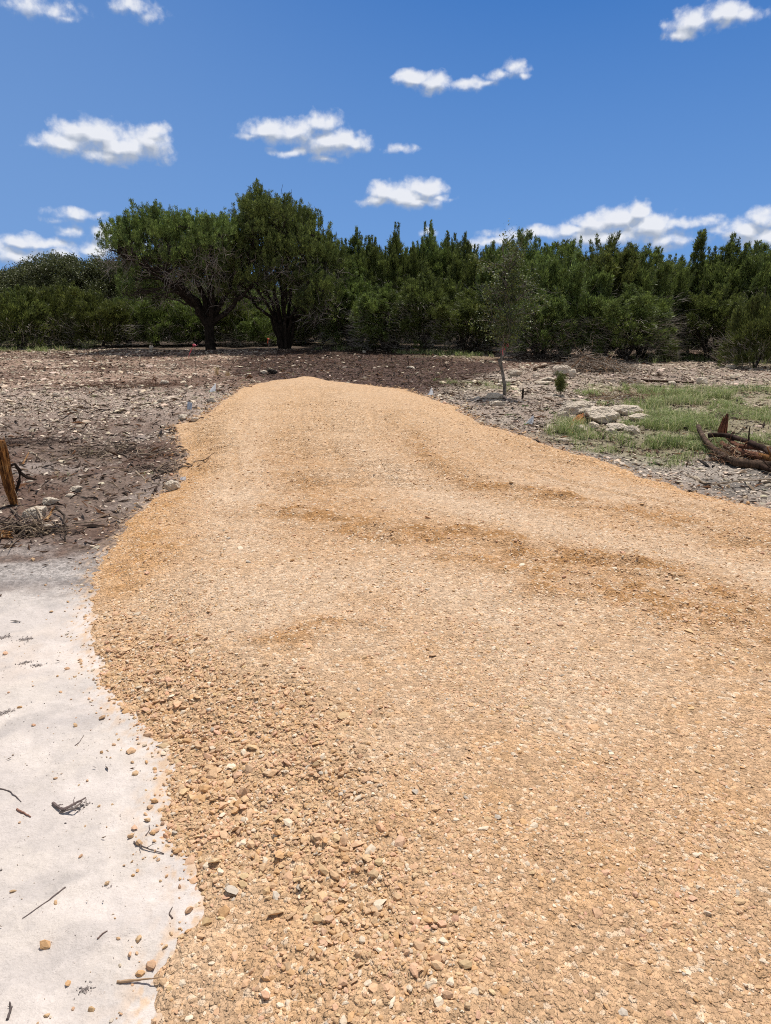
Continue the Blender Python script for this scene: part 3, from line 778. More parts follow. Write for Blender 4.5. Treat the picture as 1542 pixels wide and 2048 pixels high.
# ------------------------------------------------------------------ grass
mb = MB()
def blades(mb, rng, x, y, z, H, W, lean, col):
    n = len(x); a = rng.uniform(0, 2 * math.pi, n); dv = np.stack([np.cos(a), np.sin(a), np.zeros(n)], 1)
    sd = np.stack([-np.sin(a), np.cos(a), np.zeros(n)], 1); up = np.array([0, 0, 1.0])
    b = np.stack([x, y, z - 0.01], 1); H = H[:, None]; ln = lean[:, None]; w_ = sd * (W / 2)[:, None]
    m = b + up * H * 0.55 + dv * H * ln * 0.35; tp = b + up * H * (1 - 0.35 * ln) + dv * H * ln
    V = np.stack([b - w_, b + w_, m + w_ * 0.8, m - w_ * 0.8, tp], 1)
    off = (np.arange(n) * 5)[:, None, None]
    mb.add(V.reshape(-1, 3), (np.array([[0, 1, 2, 3]])[None] + off).reshape(-1, 4), (np.array([[3, 2, 4]])[None] + off).reshape(-1, 3), np.repeat(col, 5, 0))
def grass_tufts(mb, rng, x, y, k, H, spread, W=0.006):
    n = len(x); X = np.repeat(x, k) + rng.normal(0, spread, n * k); Y = np.repeat(y, k) + rng.normal(0, spread, n * k)
    hh = np.repeat(H, k) * rng.uniform(0.45, 1.15, n * k)
    pal = np.array([[0.24, 0.31, 0.10], [0.34, 0.39, 0.16], [0.48, 0.48, 0.26], [0.17, 0.24, 0.08], [0.60, 0.53, 0.34]])
    ci = rng.choice(5, n * k, p=[.32, .26, .16, .18, .08])
    blades(mb, rng, X, Y, gz(X, Y), hh, W * rng.uniform(0.6, 1.7, n * k), rng.uniform(0.2, 1.3, n * k), pal[ci] * np.repeat(rng.uniform(0.75, 1.2, n), k)[:, None] * rng.uniform(0.85, 1.15, (n * k, 1)))
def weeds(n, xr, yr, f, seed):
    r_ = np.random.default_rng(seed); x, y = scatter_pts(r_, n, xr, yr, f); k = rd(x, y) < -0.1; x, y = x[k], y[k]; n = len(x) * 14
    X = np.repeat(x, 14) + r_.normal(0, 0.045, n); Y = np.repeat(y, 14) + r_.normal(0, 0.045, n)
    blades(mb, r_, X, Y, gz(X, Y), r_.uniform(0.015, 0.06, n), r_.uniform(0.012, 0.028, n), r_.uniform(0.6, 1.6, n), np.array([[0.13, 0.20, 0.07]]) * r_.uniform(0.6, 1.4, (n, 1)))
weeds(2600, (2, 13), (6.5, 18), lambda x, y: (0.25 + 0.75 * green_amt(x, y)) * sm(0.5, 0.68, fbm(x, y, 0.8, 4, 168)) * (np.abs(x) < 0.6 * y + 1), 170)
def gd(x, y): return green_amt(x, y) * sm(0.42, 0.64, fbm(x, y, 1.5, 4, 161, 0.6)) * (np.abs(x) < 0.60 * y + 1.5)
x, y = scatter_pts(rng, 30000, (-20, 16), (6.5, 40), gd)
k = rd(x, y) < -0.08; x, y = x[k], y[k]
far = (y > 20)
print('grass tufts', len(x))
grass_tufts(mb, rng, x[~far], y[~far], 20, rng.uniform(0.05, 0.15, (~far).sum()), 0.035)
grass_tufts(mb, rng, x[far], y[far], 14, rng.uniform(0.12, 0.34, far.sum()), 0.07, 0.013)
# extra-dense near grass on the right
x, y = scatter_pts(rng, 14000, (2, 12), (6.5, 16), lambda x, y: zmask(Z_GRASSR, x, y, 0.3, 0.9, 0.7, 81) * sm(0.42, 0.64, fbm(x, y, 1.5, 4, 161, 0.6)) * (np.abs(x) < 0.60 * y + 1.0))
k = rd(x, y) < -0.08; x, y = x[k], y[k]
grass_tufts(mb, rng, x, y, 16, rng.uniform(0.05, 0.12, len(x)) + 0.16 * sm(0.5, 0.7, fbm(x, y, 0.9, 3, 166)), 0.04)
# tall pale seed stalks
x, y = scatter_pts(rng, 2600, (2, 12), (7.5, 16), lambda x, y: zmask(Z_GRASSR, x, y, 0.3, 0.9, 0.5, 81) * sm(0.45, 0.6, fbm(x, y, 0.8, 3, 163)))
k = rd(x, y) < -0.2; x, y = x[k], y[k]; n = len(x)
blades(mb, rng, x, y, gz(x, y), rng.uniform(0.2, 0.5, n), np.full(n, 0.005), rng.uniform(0.2, 0.9, n), np.array([[0.62, 0.58, 0.34]]) * rng.uniform(0.8, 1.15, (n, 1)))
# sprigs scattered thinly elsewhere on the cleared ground
x, y = scatter_pts(rng, 2600, (-18, 14), (6, 30), lambda x, y: 0.5 * sm(0.54, 0.66, fbm(x, y, 0.5, 3, 164)) * (np.abs(x) < 0.6 * y + 1))
k = rd(x, y) < -0.1; x, y = x[k], y[k]
grass_tufts(mb, rng, x, y, 9, rng.uniform(0.04, 0.09, len(x)), 0.05)
gr = mb.obj("grass", M_GRASS); tag(gr, kind='stuff', label='patchy green grass and weeds beside the road and tree line', cat='grass')

# ------------------------------------------------------------------ trees
def tufts(mb, rng, P, D, L, K, width, spread, col, jit=0.04, mid=0.42):
    """every tuft = K leaf-sized blades fanning around direction D"""
    n = len(P)
    if n == 0: return
    P = np.repeat(P, K, 0) + rng.normal(0, 1, (n * K, 3)) * jit; D = np.repeat(D, K, 0)
    L = np.repeat(np.broadcast_to(L, (n,)), K) * rng.uniform(0.5, 1.15, n * K)
    dv = nrm(D + rng.normal(0, spread, (n * K, 3)))
    sd = nrm(np.cross(dv, rng.normal(0, 1, (n * K, 3)))) * (width * rng.uniform(0.6, 1.3, n * K))[:, None]
    tip = P + dv * L[:, None]; m = P + dv * (L * mid)[:, None]
    V = np.stack([P, m + sd, tip, m - sd], 1).reshape(-1, 3)
    off = (np.arange(n * K) * 4)[:, None]
    c = np.repeat(col * np.exp(rng.normal(-0.02, 0.40, (n, 1))), K, 0) * rng.uniform(0.75, 1.25, (n * K, 1))
    mb.add(V, np.array([[0, 1, 2, 3]]) + off, None, np.repeat(c, 4, 0))
def spire(rng, base, top, w, n, prof=0.8, out=0.45, up=0.85, shell=0.55):
    """points + directions on a tapering plume from base to top"""
    base = np.asarray(base, float); top = np.asarray(top, float)
    ax = top - base; H = np.linalg.norm(ax); az = ax / H
    u = nrm(np.cross(az, [0.31, 0.95, 0.05])); v = np.cross(az, u)
    t = rng.uniform(0, 1, n) ** 0.85; a = rng.uniform(0, 2 * math.pi, n)
    lump = 1 + 0.30 * np.sin(a * 3 + t * 9 + rng.uniform(0, 6)) + 0.22 * np.sin(a * 2 - t * 17)
    R = w * (np.minimum(1, (0.25 + 3.2 * t)) * (1 - t) ** prof) * rng.uniform(shell, 1.0, n) * lump + 0.02
    rd_ = u * np.cos(a)[:, None] + v * np.sin(a)[:, None]
    P = base + ax * t[:, None] + rd_ * R[:, None]
    D = nrm(rd_ * out + az * up + np.array([0, 0, 0.25]))
    return P, D
def blob(rng, c, r, n, up=0.6, shell=0.55, low=-0.7):
    d = nrm(rng.normal(0, 1, (n, 3))); k = d[:, 2] > low; d = d[k]
    lump = 1 + 0.22 * np.sin(d[:, 0] * 5 + d[:, 2] * 4 + c[0] * 7) + 0.18 * np.sin(d[:, 1] * 6 + c[1] * 5)
    P = np.asarray(c) + d * np.asarray(r) * (rng.uniform(shell, 1.0, len(d)) * lump)[:, None]
    return P, nrm(d + np.array([0, 0, up]))
def gapcull(rng, P, s, thr, seed=0):
    f = np.sin(P[:, 0] * s + seed) * np.sin(P[:, 1] * s * 1.1 + seed * 2) * np.sin(P[:, 2] * s * 0.9 - seed) + 0.35 * rng.normal(0, 1, len(P))
    return f > thr
def shade(rng, n, a=0.72, b=1.25): return np.ones((n, 3)) * rng.uniform(a, b, (n, 1)) * (1 + rng.normal(0, 0.05, (n, 3)))
def twigs(mb, rng, P, D, L, r, col):
    """thin three-sided curved twigs"""
    n = len(P)
    if n == 0: return
    dv = nrm(D); m = P + dv * (L * 0.5)[:, None] + rng.normal(0, 0.10, (n, 3)) * L[:, None]; e = P + dv * L[:, None] + rng.normal(0, 0.12, (n, 3)) * L[:, None]
    s1 = nrm(np.cross(dv, [0.2, 0.3, 0.9])); s2 = np.cross(dv, s1)
    rr = r[:, None]
    def ring(c, k): return [c + s1 * rr * k, c + (-0.5 * s1 + 0.87 * s2) * rr * k, c + (-0.5 * s1 - 0.87 * s2) * rr * k]
    V = np.stack(ring(P, 1) + ring(m, 0.75) + [e], 1).reshape(-1, 3)
    off = (np.arange(n) * 7)[:, None, None]
    mb.add(V, (np.array([[0, 1, 4, 3], [1, 2, 5, 4], [2, 0, 3, 5]])[None] + off).reshape(-1, 4), (np.array([[3, 4, 6], [4, 5, 6], [5, 3, 6]])[None] + off).reshape(-1, 3), np.repeat(col, 7, 0))

def tree_parts(seed, H, R, kind):
    """returns (trunk MB, crown MB) for a tree of height H and crown radius R around the origin"""
    rng = np.random.default_rng(seed)
    tr = MB(); cr = MB()
    P = []; D = []; C = []; LM = []
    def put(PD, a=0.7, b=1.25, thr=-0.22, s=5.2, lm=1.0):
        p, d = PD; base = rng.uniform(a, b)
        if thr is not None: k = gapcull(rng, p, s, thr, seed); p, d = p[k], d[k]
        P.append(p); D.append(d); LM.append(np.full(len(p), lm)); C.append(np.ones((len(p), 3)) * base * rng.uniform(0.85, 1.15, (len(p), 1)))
    if kind in ('tall', 'loose'):
        ns = 14 if kind == 'tall' else 10
        for i in range(ns):
            q = 0 if i == 0 else R * rng.uniform(0.25, 0.72); a = i * 2.4 + rng.uniform(-.4, .4)
            cx, cy = q * math.cos(a), q * math.sin(a)
            h = H * (1 - 0.28 * (q / R) ** 1.3) * rng.uniform(0.86, 1.0) if i else H
            lean = 0.10 if kind == 'tall' else 0.28
            wd = (rng.uniform(0.34, 0.48) if kind == 'tall' else rng.uniform(0.42, 0.6)) * (R / 1.7)
            b0 = (cx * 0.75, cy * 0.75, H * rng.uniform(0.22, 0.4)); t0 = (cx * (1 + lean) + rng.normal(0, 0.05), cy * (1 + lean), h - (0.40 if kind == 'tall' else 0.25))
            put(spire(rng, b0, t0, wd, 330, 1.05 if kind == 'tall' else 0.8, 0.45 if kind == 'tall' else 0.7), 0.75, 1.2)
            # leader tips
            for k in range(rng.integers(3, 6) if kind == 'tall' else 6):
                of = rng.normal(0, 0.27, 3) * (k > 0); of[2] = -abs(of[2]) * 1.3
                e = np.array([cx * (1 + lean), cy * (1 + lean), h]) + of
                if kind == 'tall': put(spire(rng, e - np.array([of[0] * .4, of[1] * .4, rng.uniform(1.1, 1.9)]), e, rng.uniform(0.12, 0.19), 110, 1.0, 0.25, 1.0), 0.85, 1.3, None, lm=0.5)
                else:
                    az = rng.uniform(0, 6.28); e = e + np.array([math.cos(az) * .3, math.sin(az) * .3, rng.uniform(-.15, .1)])
                    put(spire(rng, e - np.array([math.cos(az) * .35, math.sin(az) * .35, rng.uniform(0.6, 1.1)]), e, rng.uniform(0.09, 0.14), 75, 0.85, 0.3, 1.0), 0.85, 1.35, None, lm=0.5)
            tube(tr, bend(rng, (rng.normal(0, .10), rng.normal(0, .10), 0), (cx, cy, h * 0.8), 7, 0.10), np.linspace(0.075, 0.015, 7), 5)
            for k in range(26):      # side sprays
                t = rng.uniform(0.1, 0.85); az = rng.uniform(0, 6.28); b1 = np.array(b0) + (np.array(t0) - np.array(b0)) * t
                e = b1 + np.array([math.cos(az) * wd * 1.15, math.sin(az) * wd * 1.15, rng.uniform(0.1, 0.5)]) * (1.1 - 0.6 * t)
                put(spire(rng, b1 + (e - b1) * 0.45, e, 0.17, 26, 0.6, 0.5, 0.7), 0.8, 1.3)
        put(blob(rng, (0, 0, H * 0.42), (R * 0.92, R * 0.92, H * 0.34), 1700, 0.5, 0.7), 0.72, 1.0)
        for k in range(42):
            a = rng.uniform(0, 6.28); z = H * rng.uniform(0.10, 0.62); q = R * (1.02 - 0.35 * abs(z / H - 0.35) * 2)
            b1 = np.array([math.cos(a) * q * 0.72, math.sin(a) * q * 0.72, z]); e = b1 + np.array([math.cos(a) * 0.5, math.sin(a) * 0.5, rng.uniform(-0.05, 0.55)])
            put(spire(rng, b1, e, rng.uniform(0.2, 0.34), 55, 0.6, 0.5, 0.7), 0.7, 1.3)
        nt = 1500
        a = rng.uniform(0, 6.28, nt); q = R * rng.uniform(0.35, 1.0, nt) ** 0.7; z = H * rng.uniform(0.05, 0.55, nt)
        tp = np.stack([np.cos(a) * q, np.sin(a) * q, z], 1); td = np.stack([np.cos(a), np.sin(a), rng.uniform(-0.2, 0.8, nt)], 1)
    elif kind in ('bush', 'low'):
        for i in range(12):
            a = rng.uniform(0, 6.28); q = R * math.sqrt(rng.uniform(0, 0.5)); h = H * (1 - 0.35 * (q / R) ** 2) * rng.uniform(0.84, 1)
            put(spire(rng, (math.cos(a) * q * 0.7, math.sin(a) * q * 0.7, H * 0.15), (math.cos(a) * q * 1.15, math.sin(a) * q * 1.15, h), R * rng.uniform(0.3, 0.42), 260, 0.6, 0.6), 0.8, 1.2)
        for k in range(46):
            a = rng.uniform(0, 6.28); z = H * rng.uniform(0.06, 0.7); q = R * (1.0 - 0.45 * z / H)
            b1 = np.array([math.cos(a) * q * 0.7, math.sin(a) * q * 0.7, z]); e = b1 + np.array([math.cos(a) * 0.4, math.sin(a) * 0.4, rng.uniform(0.1, 0.55)])
            put(spire(rng, b1, e, rng.uniform(0.2, 0.34), 60, 0.6, 0.5, 0.7), 0.78, 1.3)
        for k in range(34):      # thin shoots breaking the outline
            a = rng.uniform(0, 6.28); q = R * rng.uniform(0.1, 0.85); zt = H * (1.04 - 0.45 * (q / R) ** 2) * rng.uniform(0.88, 1.04)
            e = np.array([math.cos(a) * q, math.sin(a) * q, zt]); put(spire(rng, e - np.array([math.cos(a) * .15, math.sin(a) * .15, rng.uniform(.5, .9)]), e, rng.uniform(.08, .13), 60, 0.85, 0.3, 1.0), 0.8, 1.35, None, lm=0.5)
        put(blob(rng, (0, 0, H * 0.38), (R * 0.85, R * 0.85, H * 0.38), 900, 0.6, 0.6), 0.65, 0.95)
        for i in range(5):
            a = rng.uniform(0, 6.28); tube(tr, bend(rng, (0, 0, 0), (math.cos(a) * R * 0.5, math.sin(a) * R * 0.5, H * 0.6), 6, 0.12), np.linspace(0.05, 0.01, 6), 5)
        nt = 800
        a = rng.uniform(0, 6.28, nt); q = R * rng.uniform(0.4, 1.0, nt); z = H * rng.uniform(0.03, 0.45, nt)
        tp = np.stack([np.cos(a) * q, np.sin(a) * q, z], 1); td = np.stack([np.cos(a), np.sin(a), rng.uniform(-0.2, 0.9, nt)], 1)
    elif kind == 'oak':
        for i in range(46):
            d = nrm(rng.normal(0, 1, (1, 3)))[0]; d[2] = abs(d[2]) * 1.0 - 0.25
            c = np.array([0, 0, H * 0.58]) + d * np.array([R * 0.78, R * 0.78, H * 0.36])
            put(blob(rng, c, np.array([1, 1, 0.75]) * rng.uniform(0.45, 0.8), 170, 0.35, 0.5, -0.9), 0.72, 1.25)
            tube(tr, bend(rng, (0, 0, H * 0.25), c, 6, 0.12), np.linspace(0.08, 0.02, 6), 5)
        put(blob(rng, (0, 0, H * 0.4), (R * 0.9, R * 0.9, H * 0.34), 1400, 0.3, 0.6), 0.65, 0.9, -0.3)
        tube(tr, bend(rng, (0, 0, 0), (0, 0, H * 0.35), 5, 0.05), np.linspace(0.17, 0.12, 5), 8)
        nt = 300
        a = rng.uniform(0, 6.28, nt); q = R * rng.uniform(0.3, .9, nt); z = H * rng.uniform(0.1, 0.4, nt)
        tp = np.stack([np.cos(a) * q, np.sin(a) * q, z], 1); td = np.stack([np.cos(a), np.sin(a), rng.uniform(-0.5, 0.5, nt)], 1)
    elif kind == 'column':
        put(spire(rng, (0, 0, H * 0.12), (0.05, 0, H), R * 1.0, 900, 0.45, 0.5), 0.8, 1.1)
        for k in range(60):
            t = rng.uniform(0.12, 0.97); a = rng.uniform(0, 6.28); q = R * (1 - t) ** 0.5
            b1 = np.array([math.cos(a) * q * 0.6, math.sin(a) * q * 0.6, H * t]); e = b1 + np.array([math.cos(a) * 0.18, math.sin(a) * 0.18, rng.uniform(0.05, 0.3)])
            put(spire(rng, b1, e, 0.10, 36, 0.7), 0.8, 1.25, None, lm=0.6)
        tube(tr, bend(rng, (0, 0, 0), (0, 0, H * 0.95), 7, 0.02), np.linspace(0.07, 0.01, 7), 5)
        tp = td = np.zeros((0, 3))
    if len(tp):
        L = rng.uniform(0.2, 0.75, len(tp)); g_ = rng.uniform(0.16, 0.46, (len(tp), 1)) * np.array([[1.0, 0.90, 0.80]])
        tw = MB(); twigs(tw, rng, tp, td, L, rng.uniform(0.004, 0.010, len(tp)), g_)
    else: tw = None
    P = np.concatenate(P); D = np.concatenate(D); C = np.concatenate(C); LM = np.concatenate(LM)
    k = P[:, 2] > 0.05; P, D, C, LM = P[k], D[k], C[k], LM[k]
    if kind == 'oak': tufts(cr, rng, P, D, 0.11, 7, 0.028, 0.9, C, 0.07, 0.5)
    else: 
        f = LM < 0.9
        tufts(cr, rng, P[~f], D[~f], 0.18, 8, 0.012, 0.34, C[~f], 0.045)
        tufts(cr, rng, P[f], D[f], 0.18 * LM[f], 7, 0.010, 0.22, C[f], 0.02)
    return tr, cr, tw

def leaf_for(kind): return {'low': M_JUN, 'tall': M_JUN, 'loose': M_JUN, 'bush': M_BUSH, 'oak': M_OAK, 'column': M_JUN}[kind]
TPL = {}
def template(key, kind, seed, H, R):
    tr, cr, tw = tree_parts(seed, H, R, kind)
    TPL[key] = dict(kind=kind, H=H, R=R, trunk=tr.mesh("trunk", M_BARK), crown=cr.mesh("crown", leaf_for(kind)), twigs=tw.mesh("dead_twigs", M_TWIG) if tw else None)
template('tallA', 'tall', 1, 5.2, 1.75); template('tallB', 'tall', 2, 5.0, 1.7); template('tallC', 'tall', 3, 4.8, 1.9)
template('looseA', 'loose', 4, 4.6, 2.1); template('looseB', 'loose', 5, 4.6, 2.2); template('looseC', 'loose', 6, 4.3, 1.9)
template('bushA', 'bush', 7, 2.8, 1.7); template('bushB', 'bush', 8, 2.6, 1.8)
template('lowA', 'low', 17, 2.9, 1.6); template('lowB', 'low', 18, 2.7, 1.7)
template('oakA', 'oak', 9, 5.2, 2.6); template('oakB', 'oak', 10, 4.8, 2.4)
template('columnA', 'column', 12, 5.0, 0.42)
NAMES = {'low': 'juniper_shrub', 'tall': 'juniper_tree', 'loose': 'juniper_tree', 'bush': 'juniper_shrub', 'oak': 'oak_tree', 'column': 'juniper_tree'}
def put_tree(key, px, dist, topy, wpx, label, cat, group, rzv, name=None):
    T = TPL[key]; d = pdir(px, 700); x = d[0] / d[1] * dist; y = dist
    z = float(surf(x, y)); H = height_at(dist, topy) - z
    r = empty(name or NAMES[T['kind']], (x, y, z - 0.04), label, cat, group, rzv)
    sw = (wpx / FPX * dist / 2) / T['R']
    r.scale = (sw, sw, H / T['H'])
    for part in ('trunk', 'crown', 'twigs'):
        if T[part] is None: continue
        o = bpy.data.objects.new({'trunk': 'trunk', 'crown': 'crown', 'twigs': 'dead_twigs'}[part], T[part]); COL.objects.link(o); o.parent = r
    return r
G1 = 'junipers forming the tree line'; G2 = 'junipers in the row behind the tree line'; G3 = 'young junipers at the left'; G4 = 'oaks rising behind the left shrubs'
TREES = [
 # key, px, dist, top_y, width_px, label, category, group, rot
 ('oakA', -20, 42, 545, 190, 'dark grey-green oak at the far left edge of the photo', 'tree', G4, .3),
 ('oakB', 55, 44, 522, 150, 'dark round oak showing above the leftmost shrubs', 'tree', G4, 1.3),
 ('oakA', 130, 43, 492, 190, 'tallest dark oak left of the spreading juniper, behind the shrubs', 'tree', G4, 2.1),
 ('oakB', 215, 45, 500, 170, 'dark oak whose top meets the left tip of the spreading juniper', 'tree', G4, 4.4),
 ('looseA', 290, 46, 520, 200, 'olive juniper far behind the left half of the spreading juniper', 'tree', G2, 0.4),
 ('looseB', 400, 47, 535, 200, 'olive juniper far behind the trunk of the spreading juniper', 'tree', G2, 1.9),
 ('looseC', 500, 46, 545, 190, 'dark juniper filling the gap between the two large foreground junipers', 'tree', G2, 2.9),
 ('bushA', -30, 34, 610, 170, 'green juniper shrub cut by the left edge of the photo', 'shrub', G3, 0.0),
 ('bushB', 50, 33.5, 575, 160, 'tall rounded green juniper shrub near the left edge', 'shrub', G3, 1.0),
 ('bushA', 135, 35, 562, 170, 'tallest bright green juniper shrub in front of the dark oaks', 'shrub', G3, 2.0),
 ('bushB', 205, 34.5, 590, 150, 'bright green juniper shrub just left of the bare gap in the shrubs', 'shrub', G3, 3.2),
 ('bushA', 262, 36.5, 590, 130, 'small green shrub set back left of the spreading juniper', 'shrub', G3, 4.2),
 ('bushB', 320, 36, 588, 160, 'yellow-green shrub seen under the left limbs of the spreading juniper', 'shrub', G3, 5.2),
 ('bushA', 392, 36.5, 592, 150, 'green shrub directly left of the spreading juniper trunk', 'shrub', G3, 0.7),
 ('bushB', 465, 37, 596, 150, 'dim green shrub directly right of the spreading juniper trunk', 'shrub', G3, 1.7),
 ('bushA', 515, 36, 628, 110, 'low pale green shrub between the two large juniper trunks', 'shrub', G3, 2.7),
 ('lowB', 575, 38, 600, 150, 'dark juniper shrub directly behind the stems of the tallest juniper', 'shrub', G2, 4.8),
 ('lowA', 648, 37, 560, 150, 'juniper shrub behind the right half of the tallest juniper', 'shrub', G2, 3.8),
 ('tallA', 640, 43, 500, 170, 'dark juniper close behind the right side of the tallest juniper', 'tree', G2, 5.0),
 ('tallB', 715, 36, 452, 130, 'juniper with two thin spires just right of the tallest juniper', 'tree', G1, 0.2),
 ('tallC', 790, 35, 444, 140, 'upright juniper left of centre in the middle tree line', 'tree', G1, 1.1),
 ('tallA', 858, 36, 440, 130, 'many-spired juniper with the highest tip of the middle tree line', 'tree', G1, 2.2),
 ('tallB', 925, 35, 462, 120, 'narrow pointed juniper at the right of the middle tree line', 'tree', G1, 3.3),
 ('looseC', 975, 33, 475, 130, 'juniper behind the left side of the flagged oak sapling', 'tree', G1, 4.0),
 ('tallC', 745, 41, 470, 150, 'back row juniper behind the two thin spires', 'tree', G2, 4.3),
 ('tallA', 890, 42, 462, 160, 'back row juniper behind the narrow pointed juniper', 'tree', G2, 5.3),
 ('tallB', 705, 34.0, 520, 130, 'dark lower juniper behind the pale green grass clearing', 'shrub', G1, 0.9),
 ('looseC', 775, 32.0, 560, 150, 'wide low juniper with grey dead twigs at centre right', 'shrub', G1, 1.9),
 ('tallC', 850, 31.0, 520, 150, 'low dense juniper reaching the ground at centre right', 'shrub', G1, 3.9),
 ('looseB', 935, 30.0, 570, 160, 'low dark juniper left of the flagged sapling trunk', 'shrub', G1, 2.9),
 ('looseA', 1045, 30, 452, 170, 'pale-topped juniper directly above the flagged oak sapling', 'tree', G1, 0.1),
 ('looseB', 1130, 27.5, 470, 190, 'feathery juniper behind the brush pile', 'tree', G1, 1.2),
 ('looseC', 1205, 28, 457, 180, 'juniper with the highest feathery crown right of the brush pile', 'tree', G1, 2.3),
 ('looseA', 1280, 27.5, 488, 170, 'juniper whose top dips low in the right tree line', 'tree', G1, 3.4),
 ('looseB', 1345, 30, 505, 150, 'juniper with sky gaps left of the thin column', 'tree', G1, 4.5),
 ('columnA', 1375, 28, 465, 34, 'thin lone columnar juniper rising above the right tree line', 'tree', G1, 0.5),
 ('tallB', 1440, 28, 464, 170, 'ragged-topped juniper right of the thin column', 'tree', G1, 5.5),
 ('looseC', 1525, 27, 475, 170, 'juniper at the right edge of the photo behind the bright shrub', 'tree', G1, 0.6),
 ('looseA', 1640, 29, 455, 200, 'tall juniper just past the right edge of the tree line', 'tree', G1, 1.6),
 ('looseB', 1010, 38, 470, 180, 'back row juniper behind the flagged oak sapling', 'tree', G2, 2.6),
 ('looseA', 1100, 37, 475, 200, 'back row juniper behind the feathery one at the brush pile', 'tree', G2, 3.6),
 ('looseC', 1250, 37, 480, 200, 'back row juniper in the middle of the right tree line', 'tree', G2, 4.6),
 ('looseB', 1400, 37, 512, 200, 'back row juniper behind the thin column', 'tree', G2, 5.6),
 ('looseA', 1500, 38, 478, 200, 'back row juniper near the right edge of the photo', 'tree', G2, 0.8),
 ('looseC', 1080, 26.0, 570, 150, 'low dark shrub left of the brush pile', 'shrub', G1, 0.3),
 ('looseA', 1250, 25.5, 560, 180, 'bright-tipped low juniper right of the brush pile', 'shrub', G1, 5.6),
 ('lowB', 1165, 26.5, 560, 170, 'dark low juniper directly behind the brush pile', 'shrub', G1, 2.4),
 ('looseC', 1420, 26.5, 560, 160, 'dark low juniper beneath the thin column', 'shrub', G1, 4.4),
 ('bushB', 1515, 23, 592, 150, 'bright yellow-green juniper shrub at the right edge', 'shrub', G1, 3.4),
 ('bushA', 1335, 25.5, 672, 44, 'knee-high round juniper shrub in front of the right tree line', 'shrub', G1, 1.4),
]
for a in TREES: put_tree(*a)

# ---- far wood seen between the trunks, one mass
rngf = np.random.default_rng(90)
mb = MB(); Pf = []; Df = []; Cf = []
for i in range(150):
    x = rngf.uniform(-48, 48); y = rngf.uniform(52, 66); h = rngf.uniform(2.8, 4.6)
    p, d_ = spire(rngf, (x, y, 0.1), (x + rngf.normal(0, .3), y, h), rngf.uniform(1.3, 2.2), 260, 0.55, 0.6)
    Pf.append(p); Df.append(d_); Cf.append(np.ones((len(p), 3)) * rngf.uniform(0.7, 1.1))
tufts(mb, rngf, np.concatenate(Pf), np.concatenate(Df), 0.42, 4, 0.07, 0.5, np.concatenate(Cf), 0.12)
fw = mb.obj("far_wood", M_JUN); tag(fw, kind='stuff', label='far dark mass of scrub glimpsed between the trunks', cat='woodland')

